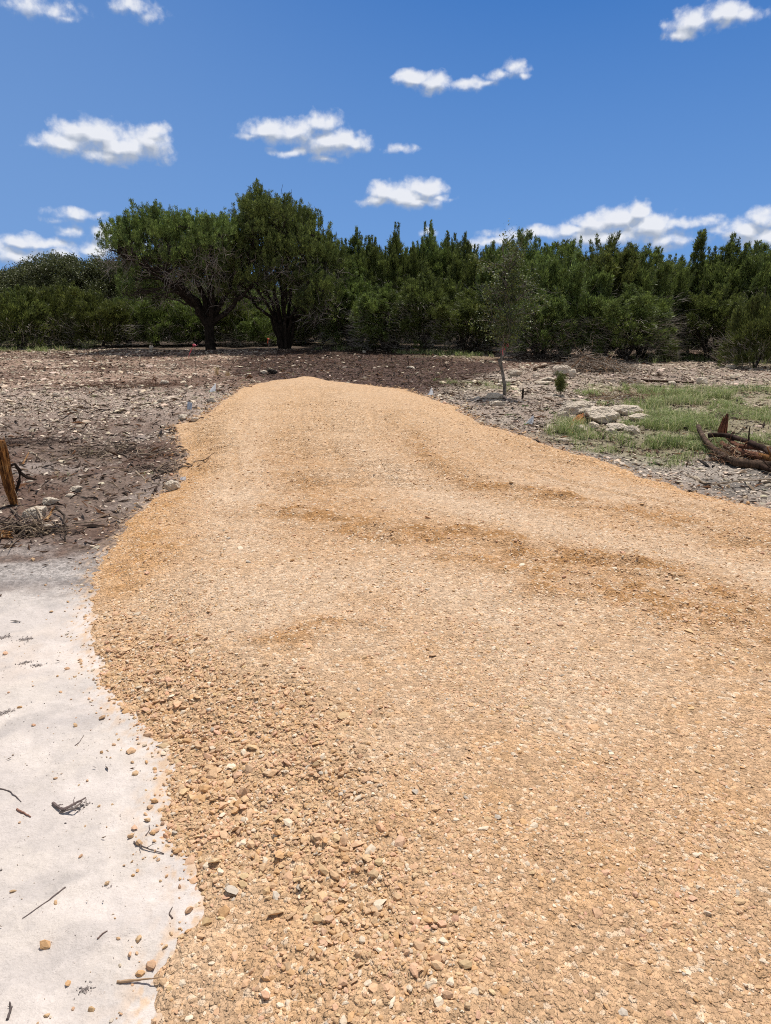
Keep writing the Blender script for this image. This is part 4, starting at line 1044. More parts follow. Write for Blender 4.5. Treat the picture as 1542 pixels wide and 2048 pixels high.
# ---- the spreading juniper and the tallest multi-stemmed juniper
def hero(name, px, dist, label, limbs, lobes, seed, tuftn, trunk=None, leaf=None, deadz=(1.5, 3.6), ntw=2200, tipk=1, deadr=4.0):
    rng = np.random.default_rng(seed)
    d = pdir(px, 700); X0 = d[0] / d[1] * dist; Z0 = float(surf(X0, dist))
    root = empty(name, (X0, dist, Z0 - 0.05), label, 'tree')
    tr = MB(); br = MB(); cr = MB(); tw = MB()
    allp = []
    if trunk: 
        tube(tr, trunk[0], trunk[1], 12, (0.5, 0.48, 0.46), 0.12, rng)
        tr.obj('trunk', M_BARK, root)
    for pts, r0, r1 in limbs:
        pts = np.array(pts, float)
        t = np.linspace(0, len(pts) - 1, 14); P = np.stack([np.interp(t, np.arange(len(pts)), pts[:, k]) for k in range(3)], 1)
        P[1:] += rng.normal(0, 0.035, (13, 3))
        rr = np.linspace(r0, r1, 14); tube(br, P, rr, 8, (0.55, 0.52, 0.5), 0.15, rng); allp.append(P[3:])
    allp = np.concatenate(allp)
    for (c, r) in lobes:
        c = np.array(c, float)
        cand = allp[allp[:, 2] < c[2] + 0.1]
        if len(cand) == 0: cand = allp
        b = cand[np.argmin(np.linalg.norm(cand - c, axis=1) + rng.uniform(0, 0.5, len(cand)))]
        pth = bend(rng, b, c + np.array([0, 0, r[2] * 0.3]), 8, 0.12, 0.05); tube(br, pth, np.linspace(0.045, 0.012, 8), 5, (0.8, 0.8, 0.8))
        for k in range(9):
            i = rng.integers(2, 8); e = c + rng.normal(0, 0.5, 3) * r; tube(br, bend(rng, pth[i], e, 5, 0.15), np.linspace(0.016, 0.006, 5), 3, (0.9, 0.88, 0.85), cap=False)
        n = int(tuftn * r[0] * r[2] / 0.36) + (60 if r[0] < 0.22 else 0)
        if r[2] > 1.15 * r[0]: p, dd_ = spire(rng, c - np.array([0, 0, r[2]]), c + np.array([rng.normal(0, .05), 0, r[2]]), r[0] * 1.1, n, 0.95)
        else: p, dd_ = blob(rng, c, r, n, 0.8, 0.4, -0.55)
        kk = gapcull(rng, p, 6.5, -0.12, seed); p, dd_ = p[kk], dd_[kk]
        col = np.ones((len(p), 3)) * rng.uniform(0.72, 1.22) * rng.uniform(0.85, 1.15, (len(p), 1))
        tall_ = r[2] > 2.0 * r[0]; tufts(cr, rng, p, dd_, 0.10 if tall_ else 0.15, 9, 0.0115, 0.24 if tall_ else 0.34, col, 0.03)
        for k in range(10 if r[0] > 0.22 else 0):     # upright sprays breaking the outline
            a = rng.uniform(0, 6.28); q = rng.uniform(0.4, 0.95)
            b1 = c + np.array([math.cos(a) * r[0] * q, math.sin(a) * r[1] * q, r[2] * 0.35]); e = b1 + np.array([math.cos(a) * 0.14, math.sin(a) * 0.14, rng.uniform(0.3, 0.72)])
            p, dd_ = spire(rng, b1, e, 0.075, 34, 0.9, 0.25, 1.0); tufts(cr, rng, p, dd_, 0.085, 7, 0.010, 0.24, np.ones((len(p), 3)) * rng.uniform(0.85, 1.3), 0.03)
    # grey dead twig haze low in the crown
    lob = np.array([c for c, r in lobes]); lr = np.array([r for c, r in lobes])
    k = rng.integers(0, len(lob), ntw); p = lob[k] + rng.normal(0, 0.5, (ntw, 3)) * lr[k] - np.array([0, 0, 0.5])
    sel = (p[:, 2] > deadz[0]) & (p[:, 2] < deadz[1]); p = p[sel]
    g_ = rng.uniform(0.12, 0.36, (len(p), 1)) * np.array([[1.0, 0.88, 0.78]])
    twigs(tw, rng, p, rng.normal(0, 1, (len(p), 3)) + np.array([0, 0, 0.2]), rng.uniform(0.25, 0.9, len(p)), rng.uniform(0.005, 0.012, len(p)), g_)
    br.obj('limbs', M_BARK, root); cr.obj('crown', leaf or M_JUN, root); tw.obj('dead_twigs', M_TWIG, root)
    return root
# spreading juniper: local x right, y depth, z up. px scale at 32.5 m: 1 m = 43.75 px
DS = 32.0; PXM = FPX / DS
def lx(px, base): return (px - base) / (PXM * 1.075)
def lz(py, dist, base_z=0.0): return height_at(dist, py) - base_z
B1 = 422
limbs = [([(0, 0, 1.0), (-.45, -.3, 1.9), (-1.5, -.8, 2.9), (-3.2, -1.2, 4.0)], .17, .04), ([(-.05, 0, 1.1), (-.6, .4, 2.2), (-1.9, 1.0, 3.3), (-3.4, 1.2, 4.6)], .15, .04),
         ([(-.05, 0, 1.1), (-.25, .1, 2.6), (-1.0, -.2, 4.0), (-1.7, -.3, 4.9)], .14, .03), ([(0, 0, 1.2), (.05, .3, 2.8), (-.1, .5, 4.4), (.1, .4, 5.1)], .14, .03),
         ([(.05, 0, 1.1), (.3, -.3, 2.4), (.6, -.6, 4.0), (.6, -.7, 4.8)], .13, .03), ([(.1, 0, 1.2), (.7, .3, 2.3), (1.5, .6, 3.6), (1.5, .8, 4.6)], .14, .03),
         ([(.12, 0, 1.15), (1.0, -.3, 1.75), (1.9, -.6, 2.6), (2.6, -.5, 3.4)], .13, .03), ([(-.1, 0, 1.0), (-.4, -.6, 2.0), (-1.2, -1.6, 3.0), (-2.4, -2.0, 3.9)], .12, .03),
         ([(.0, .1, 1.1), (.3, .8, 2.3), (.9, 1.7, 3.5), (1.3, 2.2, 4.6)], .12, .03)]
rl = np.random.default_rng(33); lobes = []
TOP = [(262,478),(268,452),(288,440),(306,442),(328,424),(352,432),(382,446),(404,438),(430,450),(456,446),(474,455)]
for (px_, py_) in TOP:
    for q_ in range(2): lobes.append(((lx(px_ + rl.uniform(-12, 12), B1), rl.normal(0, .5), lz(py_ - rl.uniform(-8, 16), DS) - .5), np.array([rl.uniform(.14, .19), .16, .5])))
    for yy in (-0.9, 0.5):
        r_ = rl.uniform(0.42, 0.6); lobes.append(((lx(px_, B1), yy + rl.normal(0, .3), lz(py_, DS) - r_ * 0.85 - rl.uniform(0, .15)), np.array([r_, r_, r_ * 0.85])))
for i in range(78):
    px_ = rl.uniform(262, 492) if i < 60 else rl.uniform(255, 350); t_ = 0
    top = np.interp(px_, [p[0] for p in TOP], [p[1] for p in TOP]); bot = np.interp(px_, [246, 270, 330, 380, 440, 500], [572, 606, 590, 570, 568, 570])
    py_ = top + 22 + (bot - top - 22) * rl.uniform(0, 1) ** 0.85
    dep = rl.choice([-1, 1]) * rl.uniform(0.2, 2.2); r_ = rl.uniform(0.34, 0.56)
    lobes.append(((lx(px_, B1), dep, lz(py_, DS)), np.array([r_, r_, r_ * 0.7])))
hero('juniper_tree', B1, DS, 'broad spreading juniper with a single dark trunk and open umbrella crown', limbs, lobes, 34, 92,
     ([(0, 0, -0.1), (0.0, 0, 0.1), (-.02, 0, .5), (0, 0, 1.0), (.03, 0, 1.45)], [.30, .22, .20, .21, .18]), deadz=(1.9, 4.2), ntw=3600)
B2 = 570; DS2 = 33.0; PXM = FPX / DS2
limbs = []
for (tx, ty, tz, r_) in [(-2.2, -.5, 4.0, .09), (-1.4, .6, 5.0, .10), (-.8, 0, 5.9, .12), (.1, -.4, 5.5, .10), (.7, .5, 5.3, .10), (1.4, -.5, 4.6, .09), (2.0, .3, 3.6, .08), (-.3, .9, 5.2, .07), (.4, -1.0, 4.4, .07), (-1.4, -1.5, 4.6, .08), (1.0, 1.6, 4.8, .08)]:
    limbs.append(([(tx * .06, ty * .06, -0.1), (tx * .22, ty * .3, 1.3), (tx * .55, ty * .7, tz * .5), (tx, ty, tz)], r_ * 1.2, .025))
lobes = []
TOP2 = [(462,455,.45),(472,425,.5),(490,400,.45),(508,388,.42),(530,366,.36),(519,374,.34),(538,374,.34),(548,382,.4),(562,385,.38),(578,392,.42),(583,396,.34),(590,384,.30),(606,392,.36),(617,400,.38),(628,410,.34),(640,420,.36),(657,446,.36),(668,462,.4),(684,480,.38)]
for (px_, py_, r_) in TOP2:
    h_ = rl.uniform(1.1, 1.6); r_ = r_ * 0.68; lobes.append(((lx(px_, B2), rl.normal(0, .35), lz(py_, DS2) - h_), np.array([r_, r_, h_])))
    for q_ in range(2): lobes.append(((lx(px_ + rl.uniform(-11, 11), B2), rl.normal(0, .3), lz(py_ - rl.uniform(-22, 6), DS2) - .85), np.array([rl.uniform(.15, .2), .17, .85])))
    lobes.append(((lx(px_, B2) + rl.normal(0, .2), rl.choice([-1.1, 1.1]), lz(py_, DS2) - h_ - rl.uniform(.4, .9)), np.array([r_, r_, h_])))
for i in range(88):
    px_ = rl.uniform(452, 676); top = np.interp(px_, [p[0] for p in TOP2], [p[1] for p in TOP2]); bot = np.interp(px_, [440, 500, 560, 620, 692], [600, 622, 590, 640, 655])
    py_ = top + 62 + (bot - top - 62) * rl.uniform(0, 1) ** 0.9
    dep = rl.choice([-1, 1]) * rl.uniform(0.1, 2.1); r_ = rl.uniform(0.40, 0.62)
    lobes.append(((lx(px_, B2), dep, lz(py_, DS2)), np.array([r_, r_, r_ * rl.choice([0.8, 1.3])])))
hero('juniper_tree', B2, DS2, 'tallest juniper with several dark stems and pointed spires, right of the spreading one', limbs, lobes, 35, 92, deadz=(1.2, 4.0), ntw=3000)

# ---- flagged oak sapling
def sapling():
    rng = np.random.default_rng(55)
    x0, y0 = hit(1008, 795); z0 = float(surf(x0, y0)); k = FPX / y0 * 0.985
    root = empty('oak_sapling', (x0, y0, z0 - 0.02), 'slender oak sapling with a crooked grey trunk and small leaves near the road', 'tree')
    def L(px, py, dy=0.0): return np.array([(px - 1008) / k, dy, height_at(y0, py) - z0])
    tr = MB(); cr = MB()
    main = np.array([L(1009, 797), L(1008, 770), L(1002, 740), L(997, 722), L(1003, 706), L(1005, 690), L(1012, 665), L(1015, 640), L(1010, 610), L(1005, 585), L(1001, 555), L(1000, 525)])
    tube(tr, main, [.044, .037, .034, .036, .032, .030, .028, .024, .020, .015, .010, .005], 10, (0.95, 0.95, 0.95), 0.10, rng)
    tube(tr, [L(1000, 730), L(996, 722), L(994, 716)], [.03, .028, .02], 7, (.6, .6, .6))
    tips = []
    for i in range(54):
        s = rng.uniform(5.6, 11) if i > 5 else rng.uniform(4.2, 5.6); b = np.array([np.interp(s, np.arange(12), main[:, j]) for j in range(3)])
        a = rng.uniform(0, 6.28); ln = rng.uniform(0.18, 0.78) ** 1.1 * (1.15 - 0.045 * s)
        if s < 6.2: ln *= 0.55
        e = b + np.array([math.cos(a) * ln, math.sin(a) * ln, rng.uniform(0.0, 0.45)])
        p = bend(rng, b, e, 6, 0.10, 0.05); tube(tr, p, np.linspace(0.012, 0.004, 6), 4, (0.9, 0.9, 0.9), cap=False)
        for q in range(6):
            ii = rng.integers(2, 6); e2 = p[ii] + rng.normal(0, 0.14, 3) + (0, 0, .05); tube(tr, bend(rng, p[ii], e2, 4, 0.1), np.linspace(0.005, 0.002, 4), 3, (0.9, 0.9, 0.9), cap=False)
            tips.append(e2)
    tips = np.array(tips); tips = np.concatenate([tips + rng.normal(0, 0.05, tips.shape) for _ in range(3)])
    dd_ = nrm(rng.normal(0, 1, tips.shape) + np.array([0, 0, .4]))
    tufts(cr, rng, tips, dd_, 0.058, 6, 0.014, 0.9, np.ones((len(tips), 3)) * np.array([0.85, 1.06, 0.70]) * rng.uniform(0.6, 1.5, (len(tips), 1)), 0.035, 0.5)
    tr.obj('trunk', M_OAKBARK, root, smooth=True); cr.obj('crown', M_OAK, root)
    # pink tape knotted on the trunk at chest height
    tp = MB(); b = L(1007, 688) ; r = 0.052; ring = []
    for a in np.linspace(0, 6.28, 15): ring.append(b + np.array([math.cos(a) * r, math.sin(a) * r, 0.012 * math.sin(a * 2)]))
    for dz in (-0.018, 0.0, 0.018): tube(tp, np.array(ring) + (0, 0, dz), 0.011, 5, (0.72, 0.20, 0.24), flat=0.4)
    for (dx, ln, cv) in ((-0.055, 0.20, .7), (-0.085, 0.15, 1.2), (-0.02, 0.10, .3)):
        s = b + np.array([-0.02, -r, 0]); pts = np.array([s, s + (dx * .5, -.02, -.01), s + (dx, -.02, -ln * .5), s + (dx * cv, -.01, -ln)])
        tube(tp, pts, [.012, .016, .014, .012], 4, (0.75, 0.24, 0.28), flat=0.15)
    o = tp.obj('ribbon', M_TAPE); o.location = root.location; tag(o, 'pink flagging ribbon tied round the oak sapling trunk', 'ribbon')
sapling()
# ---- knee-high juniper seedling
def seedling():
    rng = np.random.default_rng(56); x0, y0 = hit(1120, 795); z0 = float(surf(x0, y0))
    root = empty('juniper_seedling', (x0, y0, z0), 'small bright green juniper seedling in front of the pale boulder', 'plant')
    cr = MB(); tr = MB()
    tube(tr, bend(rng, (0, 0, -.02), (0.0, 0, 0.36), 6, 0.04), np.linspace(.010, .004, 6), 5)
    for i in range(26):
        a = rng.uniform(0, 6.28); z = rng.uniform(.08, .36); q = rng.uniform(.05, .14); b = np.array([0, 0, z * .8]); e = np.array([math.cos(a) * q, math.sin(a) * q, z + rng.uniform(.04, .14)])
        p, dd_ = spire(rng, b, e, 0.035, 30, 0.5); tufts(cr, rng, p, dd_, 0.04, 6, 0.004, 0.5, np.ones((len(p), 3)) * rng.uniform(1.0, 1.6), 0.01)
    tr.obj('stem', M_BARK, root); cr.obj('foliage', M_BUSH, root)
seedling()

# ------------------------------------------------------------------ rocks, logs, sticks, stumps, flags
def rock(px, py, wpx, hpx, label, seed, dep=0.8, cat='rock', col=(0.72, 0.62, 0.50), group=None, rot=None, name='limestone_rock', tiltx=0.0):
    """px,py = middle of the base line in the photo, width / height in photo pixels"""
    rng = np.random.default_rng(seed)
    x, y = hit(px, py); x, y = hit(px, py, float(surf(x, y))); z = float(surf(x, y)); k = FPX / math.hypot(y, CAMZ) * 0.99
    W = wpx / k; H = max(hpx / k, 0.02); D = W * dep
    nu, nv = (72, 40) if wpx > 24 else (16, 9)
    u = np.linspace(0, 2 * math.pi, nu, endpoint=False); v = np.linspace(-math.pi / 2, math.pi / 2, nv)
    U, V = np.meshgrid(u, v)
    dx, dy, dz = np.cos(V) * np.cos(U), np.cos(V) * np.sin(U), np.sin(V)
    Rr = np.ones_like(dx)
    for _ in range(22):      # chop with random planes for broken facets
        n_ = nrm(rng.normal(0, 1, 3) * np.array([1, 1, .8])); dd_ = rng.uniform(0.45, 0.82)
        dot = dx * n_[0] + dy * n_[1] + dz * n_[2]
        Rr = np.where(dot > 1e-3, np.minimum(Rr, dd_ / np.maximum(dot, 1e-3)), Rr)
    # flat top
    Rr = np.where(dz > 1e-3, np.minimum(Rr, 0.55 / np.maximum(dz, 1e-3)), Rr)
    s1 = rng.uniform(0, 100)
    Rr = Rr * (1 + 0.42 * (fbm(dx * 2.2 + s1 + dz, dy * 2.2 + dz * 1.4, 1.6, 6, seed, 0.62) - 0.5) + 0.10 * (fbm(dx * 7 + s1 + dz * 5, dy * 7 + dz * 6, 1.7, 4, seed + 9, 0.7) - 0.5))
    X_, Y_, Z_ = dx * Rr, dy * Rr, dz * Rr
    X_ = X_ / (X_.max() - X_.min()) * W; Y_ = Y_ / (Y_.max() - Y_.min()) * D; Z_ = Z_ / (Z_.max() - Z_.min()) * H * 1.35
    Z_ = Z_ - Z_.min() - H * 0.33 + tiltx * X_
    mb = MB(); i = np.arange(nv - 1)[:, None] * nu; j = np.arange(nu)[None]; j2 = (j + 1) % nu
    mb.add(np.stack([X_, Y_, Z_], -1).reshape(-1, 3), np.stack([i + j, i + j2, i + nu + j2, i + nu + j], -1).reshape(-1, 4), None, np.array(col) * rng.uniform(0.9, 1.08))
    o = mb.obj(name, M_ROCK); o.location = (x, y + D * 0.35, z); o.rotation_euler = (0, 0, rng.uniform(-0.2, 0.2) if rot is None else rot)
    return tag(o, label, cat, group)
GR = 'broken limestone rocks on the cleared ground'
rock(1206, 846, 74, 30, 'largest pale limestone boulder with a dark undercut, right of the splintered orange log', 201, .8, 'boulder', group=GR, rot=0.1)
rock(1156, 830, 80, 22, 'long slanting limestone slab behind the splintered orange log', 202, .6, 'boulder', group=GR, rot=0.35, tiltx=0.10)
rock(1252, 832, 72, 18, 'flat pale slab just right of the largest boulder', 203, .7, 'rock', group=GR)
rock(1284, 846, 56, 16, 'flat whitish slab at the right end of the boulder cluster', 204, .8, group=GR)
rock(1240, 860, 44, 12, 'low cracked rock in front of the flat slabs', 205, .8, group=GR)
rock(1265, 868, 34, 14, 'small upright rock at the grass edge below the slabs', 206, .8, group=GR)
rock(1158, 863, 42, 14, 'pale rock in front of the splintered orange log', 207, .8, group=GR)
rock(1188, 858, 30, 12, 'small broken rock at the foot of the largest boulder', 240, .8, group=GR)
rock(1222, 868, 26, 9, 'broken white fragment below the largest boulder, in the grass edge', 241, .8, group=GR)
rock(1130, 836, 28, 14, 'upright broken slab at the left end of the boulder cluster', 242, .6, group=GR)
rock(1270, 822, 30, 10, 'low white fragment behind the flat slabs', 243, .7, group=GR)
rock(1140, 812, 26, 9, 'small grey-white rock behind the slanting slab', 244, .8, group=GR)
rock(992, 800, 38, 11, 'flat pale rock at the foot of the oak sapling', 208, .6, group=GR, rot=0)
rock(992, 811, 34, 8, 'thin slab lying below the flat rock at the sapling foot', 209, .6, group=GR, rot=0)
rock(1028, 752, 30, 11, 'dark-sided flat rock behind the sapling trunk, right side', 210, .6, group=GR)
rock(1072, 757, 14, 8, 'small tilted white rock between the sapling and the seedling', 211, .8, group=GR)
rock(1122, 752, 40, 18, 'blocky white boulder behind the juniper seedling', 212, .7, 'boulder', group=GR)
rock(1146, 753, 14, 14, 'narrow pale rock leaning beside the blocky white boulder', 213, .8, group=GR)
rock(1098, 762, 30, 8, 'flat limestone patch left of the juniper seedling', 214, .7, group=GR)
rock(1090, 770, 34, 6, 'low flat limestone ledge below the seedling at left', 215, .6, group=GR)
rock(1012, 765, 40, 5, 'thin flat ledge of limestone just right of the sapling trunk', 216, .6, group=GR)
rock(1405, 768, 22, 13, 'cream rock at the right end of the fallen log', 217, .8, group=GR)
rock(1345, 771, 16, 7, 'small white rock below the fallen log', 218, .8, group=GR)
rock(1464, 737, 22, 7, 'pale flat rock near the right tree line', 219, .7, group=GR)
rock(1128, 880, 20, 5, 'small pale slab at the grass edge near the road', 220, .8, group=GR)
rock(344, 984, 34, 17, 'whitish rock half buried at the left road edge', 221, .8, group=GR)
rock(365, 838, 20, 10, 'pale rock below the bluish pin flag', 222, .8, group=GR)
rock(388, 845, 16, 8, 'small pale rock touching the dark branch at the road edge', 223, .8, group=GR)
rock(310, 690, 16, 7, 'flat tan rock on the rise under the left shrubs', 224, .7, group=GR)
rock(302, 698, 9, 7, 'small white rock beside the flat tan rock under the left shrubs', 225, .8, group=GR)
rock(326, 770, 20, 8, 'grey-white rock with splintered wood on the left clearing', 226, .7, group=GR)
rock(112, 795, 14, 7, 'pale rock alone in the left clearing', 227, .8, group=GR)
rock(8, 790, 10, 6, 'white rock at the left edge of the clearing', 228, .8, group=GR)
rock(320, 806, 10, 7, 'small bright white rock left of the pin flags', 229, .8, group=GR)
rock(528, 747, 14, 7, 'white rock beside the black clod near the road crest', 230, .8, group=GR)
rock(820, 738, 18, 5, 'flat white rock on the brown strip beyond the road', 231, .6, group=GR)
rock(728, 706, 8, 5, 'tiny white rock on the brown strip below the tree line', 232, .8, group=GR)
rock(423, 806, 20, 8, 'grey clod at the road edge below the upper white pin flag', 233, .8, 'clod', col=(0.22, 0.19, 0.16), name='dirt_clod')
rock(545, 749, 24, 8, 'black earth clod beyond the left end of the road crest', 234, .8, 'clod', col=(0.035, 0.028, 0.025), name='dirt_clod')
rock(148, 984, 26, 9, 'pale broken rock in the mulch right of the splintered stump', 235, .8, group=GR)
rock(95, 1010, 34, 12, 'crumbly white rock just right of the stump foot', 236, .8, group=GR)
rock(95, 1062, 22, 12, 'light rock among the torn roots at lower left', 237, .8, group=GR)
rock(60, 1035, 44, 18, 'chalky rock between the stump foot and the root tangle', 238, .8, group=GR)
rock(140, 992, 16, 6, 'small flat chip of rock below the pale broken rock', 239, .8, group=GR)

def stick(name, pts, r, label, cat, mat=None, col=(0.2, 0.15, 0.11), side=6, seed=1, lift=0.0, dead=0, group=None, rough=0.15, amp=0.03, ends=0.45, z0=None, forks=0):
    """a branch lying along photo points, resting on the surface; pts = (px, py[, height above ground])"""
    rng = np.random.default_rng(seed); W = []
    for p in pts:
        h = p[2] if len(p) > 2 else 0.0
        if len(p) > 3: x, y = p[3]; 
        else: x, y = hit(p[0], p[1], h); x, y = hit(p[0], p[1], float(surf(x, y)) + h)
        W.append((x, y, float(surf(x, y)) + h + r * 0.7 + lift))
    W = np.array(W); o0 = W.mean(0); o0[2] = W[:, 2].min()
    t = np.linspace(0, len(W) - 1, max(8, len(W) * 4)); P = np.stack([np.interp(t, np.arange(len(W)), W[:, k]) for k in range(3)], 1)
    Lt = np.linalg.norm(P[-1] - P[0]); P += rng.normal(0, 1, P.shape) * np.array([1, 1, .4]) * min(amp * Lt * 0.25, r * 0.8)
    mb = MB(); rr = r * np.linspace(1, ends, len(P)) * (1 + rng.uniform(-.12, .12, len(P)))
    tube(mb, P - o0, rr, side, col, rough, rng)
    for k in range(forks):
        i = rng.integers(2, len(P) - 1); dv = nrm(P[i] - P[i - 1]); a = rng.choice([-1, 1]) * rng.uniform(.4, 1.1)
        d2 = np.array([dv[0] * math.cos(a) - dv[1] * math.sin(a), dv[0] * math.sin(a) + dv[1] * math.cos(a), rng.uniform(0.0, .5)]); L = Lt * rng.uniform(.12, .32)
        tube(mb, bend(rng, P[i] - o0, P[i] - o0 + d2 * L, 6, 0.10), np.linspace(rr[i] * .6, rr[i] * .2, 6), 5, col)
    o = mb.obj(name, mat or M_TWIG); o.location = o0
    return tag(o, label, cat, group)
GB = (0.15, 0.115, 0.09); LG = (0.34, 0.27, 0.20); DK = (0.05, 0.038, 0.03)
# right clearing
stick('log', [(1066, 741, .02), (1100, 731, .05), (1135, 727, .06)], .045, 'grey-brown log lying left of the brush pile', 'log', M_BARK, (1.9, 1.5, 1.2), 9, 3)
stick('log', [(1282, 764, .0), (1335, 766, .0), (1386, 768, .0)], .040, 'long dark fallen log on the rubble in front of the right tree line', 'log', M_BARK, (1.4, 1.05, .85), 9, 4, forks=1)
stick('branch', [(1130, 757), (1180, 756), (1230, 762)], .018, 'thin grey branch lying below the brush pile', 'branch', col=LG, seed=5, forks=2)
stick('branch', [(1415, 745, .25), (1404, 738, .12), (1400, 760, 0)], .014, 'short bent branch sticking up by the cream rock', 'branch', col=GB, seed=6)
stick('log', [(1424, 716, .12), (1440, 725, .03), (1452, 730, 0)], .035, 'short log tilted against the grass near the right tree line', 'log', M_BARK, (1.6, 1.3, 1.1), 8, 7)
stick('branch', [(1428, 700, .5), (1440, 712, .25), (1455, 730, 0)], .016, 'pale dead branch slanting up out of the grass at right', 'branch', col=(.36, .31, .26), seed=8, forks=2)
stick('branch', [(1220, 670 + 50, .3), (1232, 700, .55), (1238, 697, .8)], .010, 'thin leaning twig right of the brush pile', 'branch', col=LG, seed=9)
stick('branch', [(1290, 829), (1340, 826), (1400, 832), (1450, 829), (1500, 836)], .022, 'long dark branch half hidden in the grass', 'branch', col=GB, seed=10, forks=4)
stick('branch', [(1135, 785), (1165, 792), (1195, 798)], .010, 'straight grey stick right of the juniper seedling', 'branch', col=LG, seed=11)
stick('branch', [(1180, 795, .03), (1240, 792, .06), (1290, 788, .05)], .007, 'thin pale stick lying over the grass left of the long log', 'branch', col=(.42, .38, .33), seed=12)
stick('branch', [(1180, 808, .02), (1230, 800, .05), (1300, 792, .03)], .006, 'thin pale stick just above the limestone slabs', 'branch', col=(.42, .38, .33), seed=13)
stick('branch', [(1370, 950, .0), (1410, 968, .01), (1430, 970, .03), (1480, 963, .05), (1560, 960, .03)], .012, 'long thin branch curving over the gray dirt at the right edge', 'branch', col=LG, seed=14, forks=3)
stick('branch', [(1376, 951, .0), (1395, 960, .0), (1425, 975, .0)], .010, 'dark forked stick on the gray dirt at right', 'branch', col=GB, seed=15, forks=1)
stick('branch', [(1080, 886, 0), (1150, 880, .02), (1240, 884, .0)], .007, 'thin stick along the grass edge below the boulders', 'branch', col=LG, seed=16)
stick('branch', [(1105, 868), (1122, 862, .03), (1136, 855)], .018, 'short dark root piece left of the splintered orange log', 'branch', col=DK, seed=17)
# splintered orange log
def splinter_log(name, a, b, r, label, cat, seed, n=26, colr=((0.9, 0.8, 0.8), (1.3, 1.2, 1.1)), dark_end=True, h0=0.0, h1=0.0, flare=0.0, mat=None, tips=0.35, parent_bark=True):
    rng = np.random.default_rng(seed)
    x0, y0 = hit(*a, h0); x1, y1 = hit(*b, h1); A = np.array([x0, y0, float(surf(x0, y0)) + h0]); B = np.array([x1, y1, float(surf(x1, y1)) + h1])
    root = empty(name, tuple(A), label, cat); ax = B - A; L = np.linalg.norm(ax); az = ax / L
    u = nrm(np.cross(az, (0.2, .9, .4))); v = np.cross(az, u); mb = MB()
    tube(mb, [ax * t for t in np.linspace(0, 0.86, 6)], r * np.array([.85, .82, .78, .78, .8, .7]), 9, (.7, .7, .7), 0.12, rng)
    for i in range(n):       # long splinters of torn wood around a solid core
        an = rng.uniform(0, 6.28); q = r * rng.uniform(.7, 1.0); e = 1 + rng.uniform(-tips, tips * .4); s = rng.uniform(0, .12)
        t = np.linspace(s, e, 6)[:, None]; rad_ = q * (1 + flare * t); off = u * math.cos(an) + v * math.sin(an)
        P_ = ax * t + off * rad_ + rng.normal(0, r * .03, (6, 3))
        w_ = r * rng.uniform(.16, .34); tube(mb, P_, w_ * np.array([.8, 1, 1, .95, .8, .25]), 5, np.array(colr[0]) + (np.array(colr[1]) - np.array(colr[0])) * rng.uniform(0, 1), 0.2, rng)
    mb.obj('splintered_wood', mat or M_SPLIT, root)
    if dark_end:
        bk = MB()
        for i in range(9):
            an = rng.uniform(0, 6.28); t = np.linspace(0, rng.uniform(.3, .7), 5)[:, None]; P_ = ax * t + (u * math.cos(an) + v * math.sin(an)) * r * 1.05 + rng.normal(0, r * .04, (5, 3))
            tube(bk, P_, r * rng.uniform(.16, .26), 5, (.9, .8, .75), .2, rng)
        bk.obj('bark', M_REDBARK, root)
    return root
splinter_log('splintered_log', (1168, 838), (1138, 868), .075, 'splintered orange log lying against the pale slab and largest boulder', 'log', 301, 34, flare=.25, h0=.05, h1=.02)
# brush pile: one tangled heap of many branches
def brush(px, py, wpx, hpx, n, label, seed, name='brush_pile', colset=None, rmax=.012, Lr=(.3, 1.1), cat='brush pile', flat=.5):
    rng = np.random.default_rng(seed); x, y = hit(px, py); z = float(surf(x, y)); k = FPX / y; W = wpx / k; H = hpx / k; mb = MB()
    colset = colset or [(.30, .25, .20), (.20, .155, .12), (.40, .35, .30), (.13, .10, .08), (.28, .17, .10)]
    for i in range(n):
        t = rng.uniform(-1, 1); c = np.array([t * W / 2, rng.normal(0, W * .16), 0]); hh = H * max(.05, (1 - t * t)) * rng.uniform(0, 1)
        c[2] = hh * .8; a = rng.uniform(0, 6.28); e = rng.normal(0.15 * min(1, flat * 2), flat * .4); L = rng.uniform(*Lr); d = np.array([math.cos(a), math.sin(a), e])
        A_ = c - d * L / 2; B_ = c + d * L / 2; A_[2] = max(A_[2], .005); B_[2] = max(B_[2], .005)
        q = bend(rng, A_, B_, 7, 0.10, 0.04); q[:, 2] = np.maximum(q[:, 2], 0.003)
        tube(mb, q, np.linspace(rng.uniform(.25, 1) * rmax, .003, 7), 5, np.array(colset[rng.integers(len(colset))]) * rng.uniform(.8, 1.2), .1, rng)
        if i % 2 == 0:
            for s in range(3): j = rng.integers(2, 6); f = q[j] + rng.normal(0, .16, 3) * np.array([1, 1, min(1, flat)]); f[2] = abs(f[2]); tube(mb, bend(rng, q[j], f, 4, .12), np.linspace(.006, .002, 4), 3, np.array(colset[rng.integers(len(colset))]), cap=False)
    o = mb.obj(name, M_TWIG); o.location = (x, y, z); return tag(o, label, cat, kind='stuff' if flat < .3 else None)
brush(1188, 742, 130, 34, 230, 'tangled grey and brown brush pile heaped in front of the right tree line', 401, rmax=.016)
brush(1160, 735, 50, 44, 40, 'small fan of pale dead twigs rising left of the brush pile crest', 402, 'dead_twig_heap', rmax=.010, Lr=(.3, .8), cat='twigs', flat=1.6)
brush(490, 693, 70, 26, 46, 'pale dead brush between the two large juniper trunks', 403, 'dead_twig_heap', [(.42, .37, .28), (.33, .29, .22)], .012, (.4, 1.1), 'twigs', 1.5)
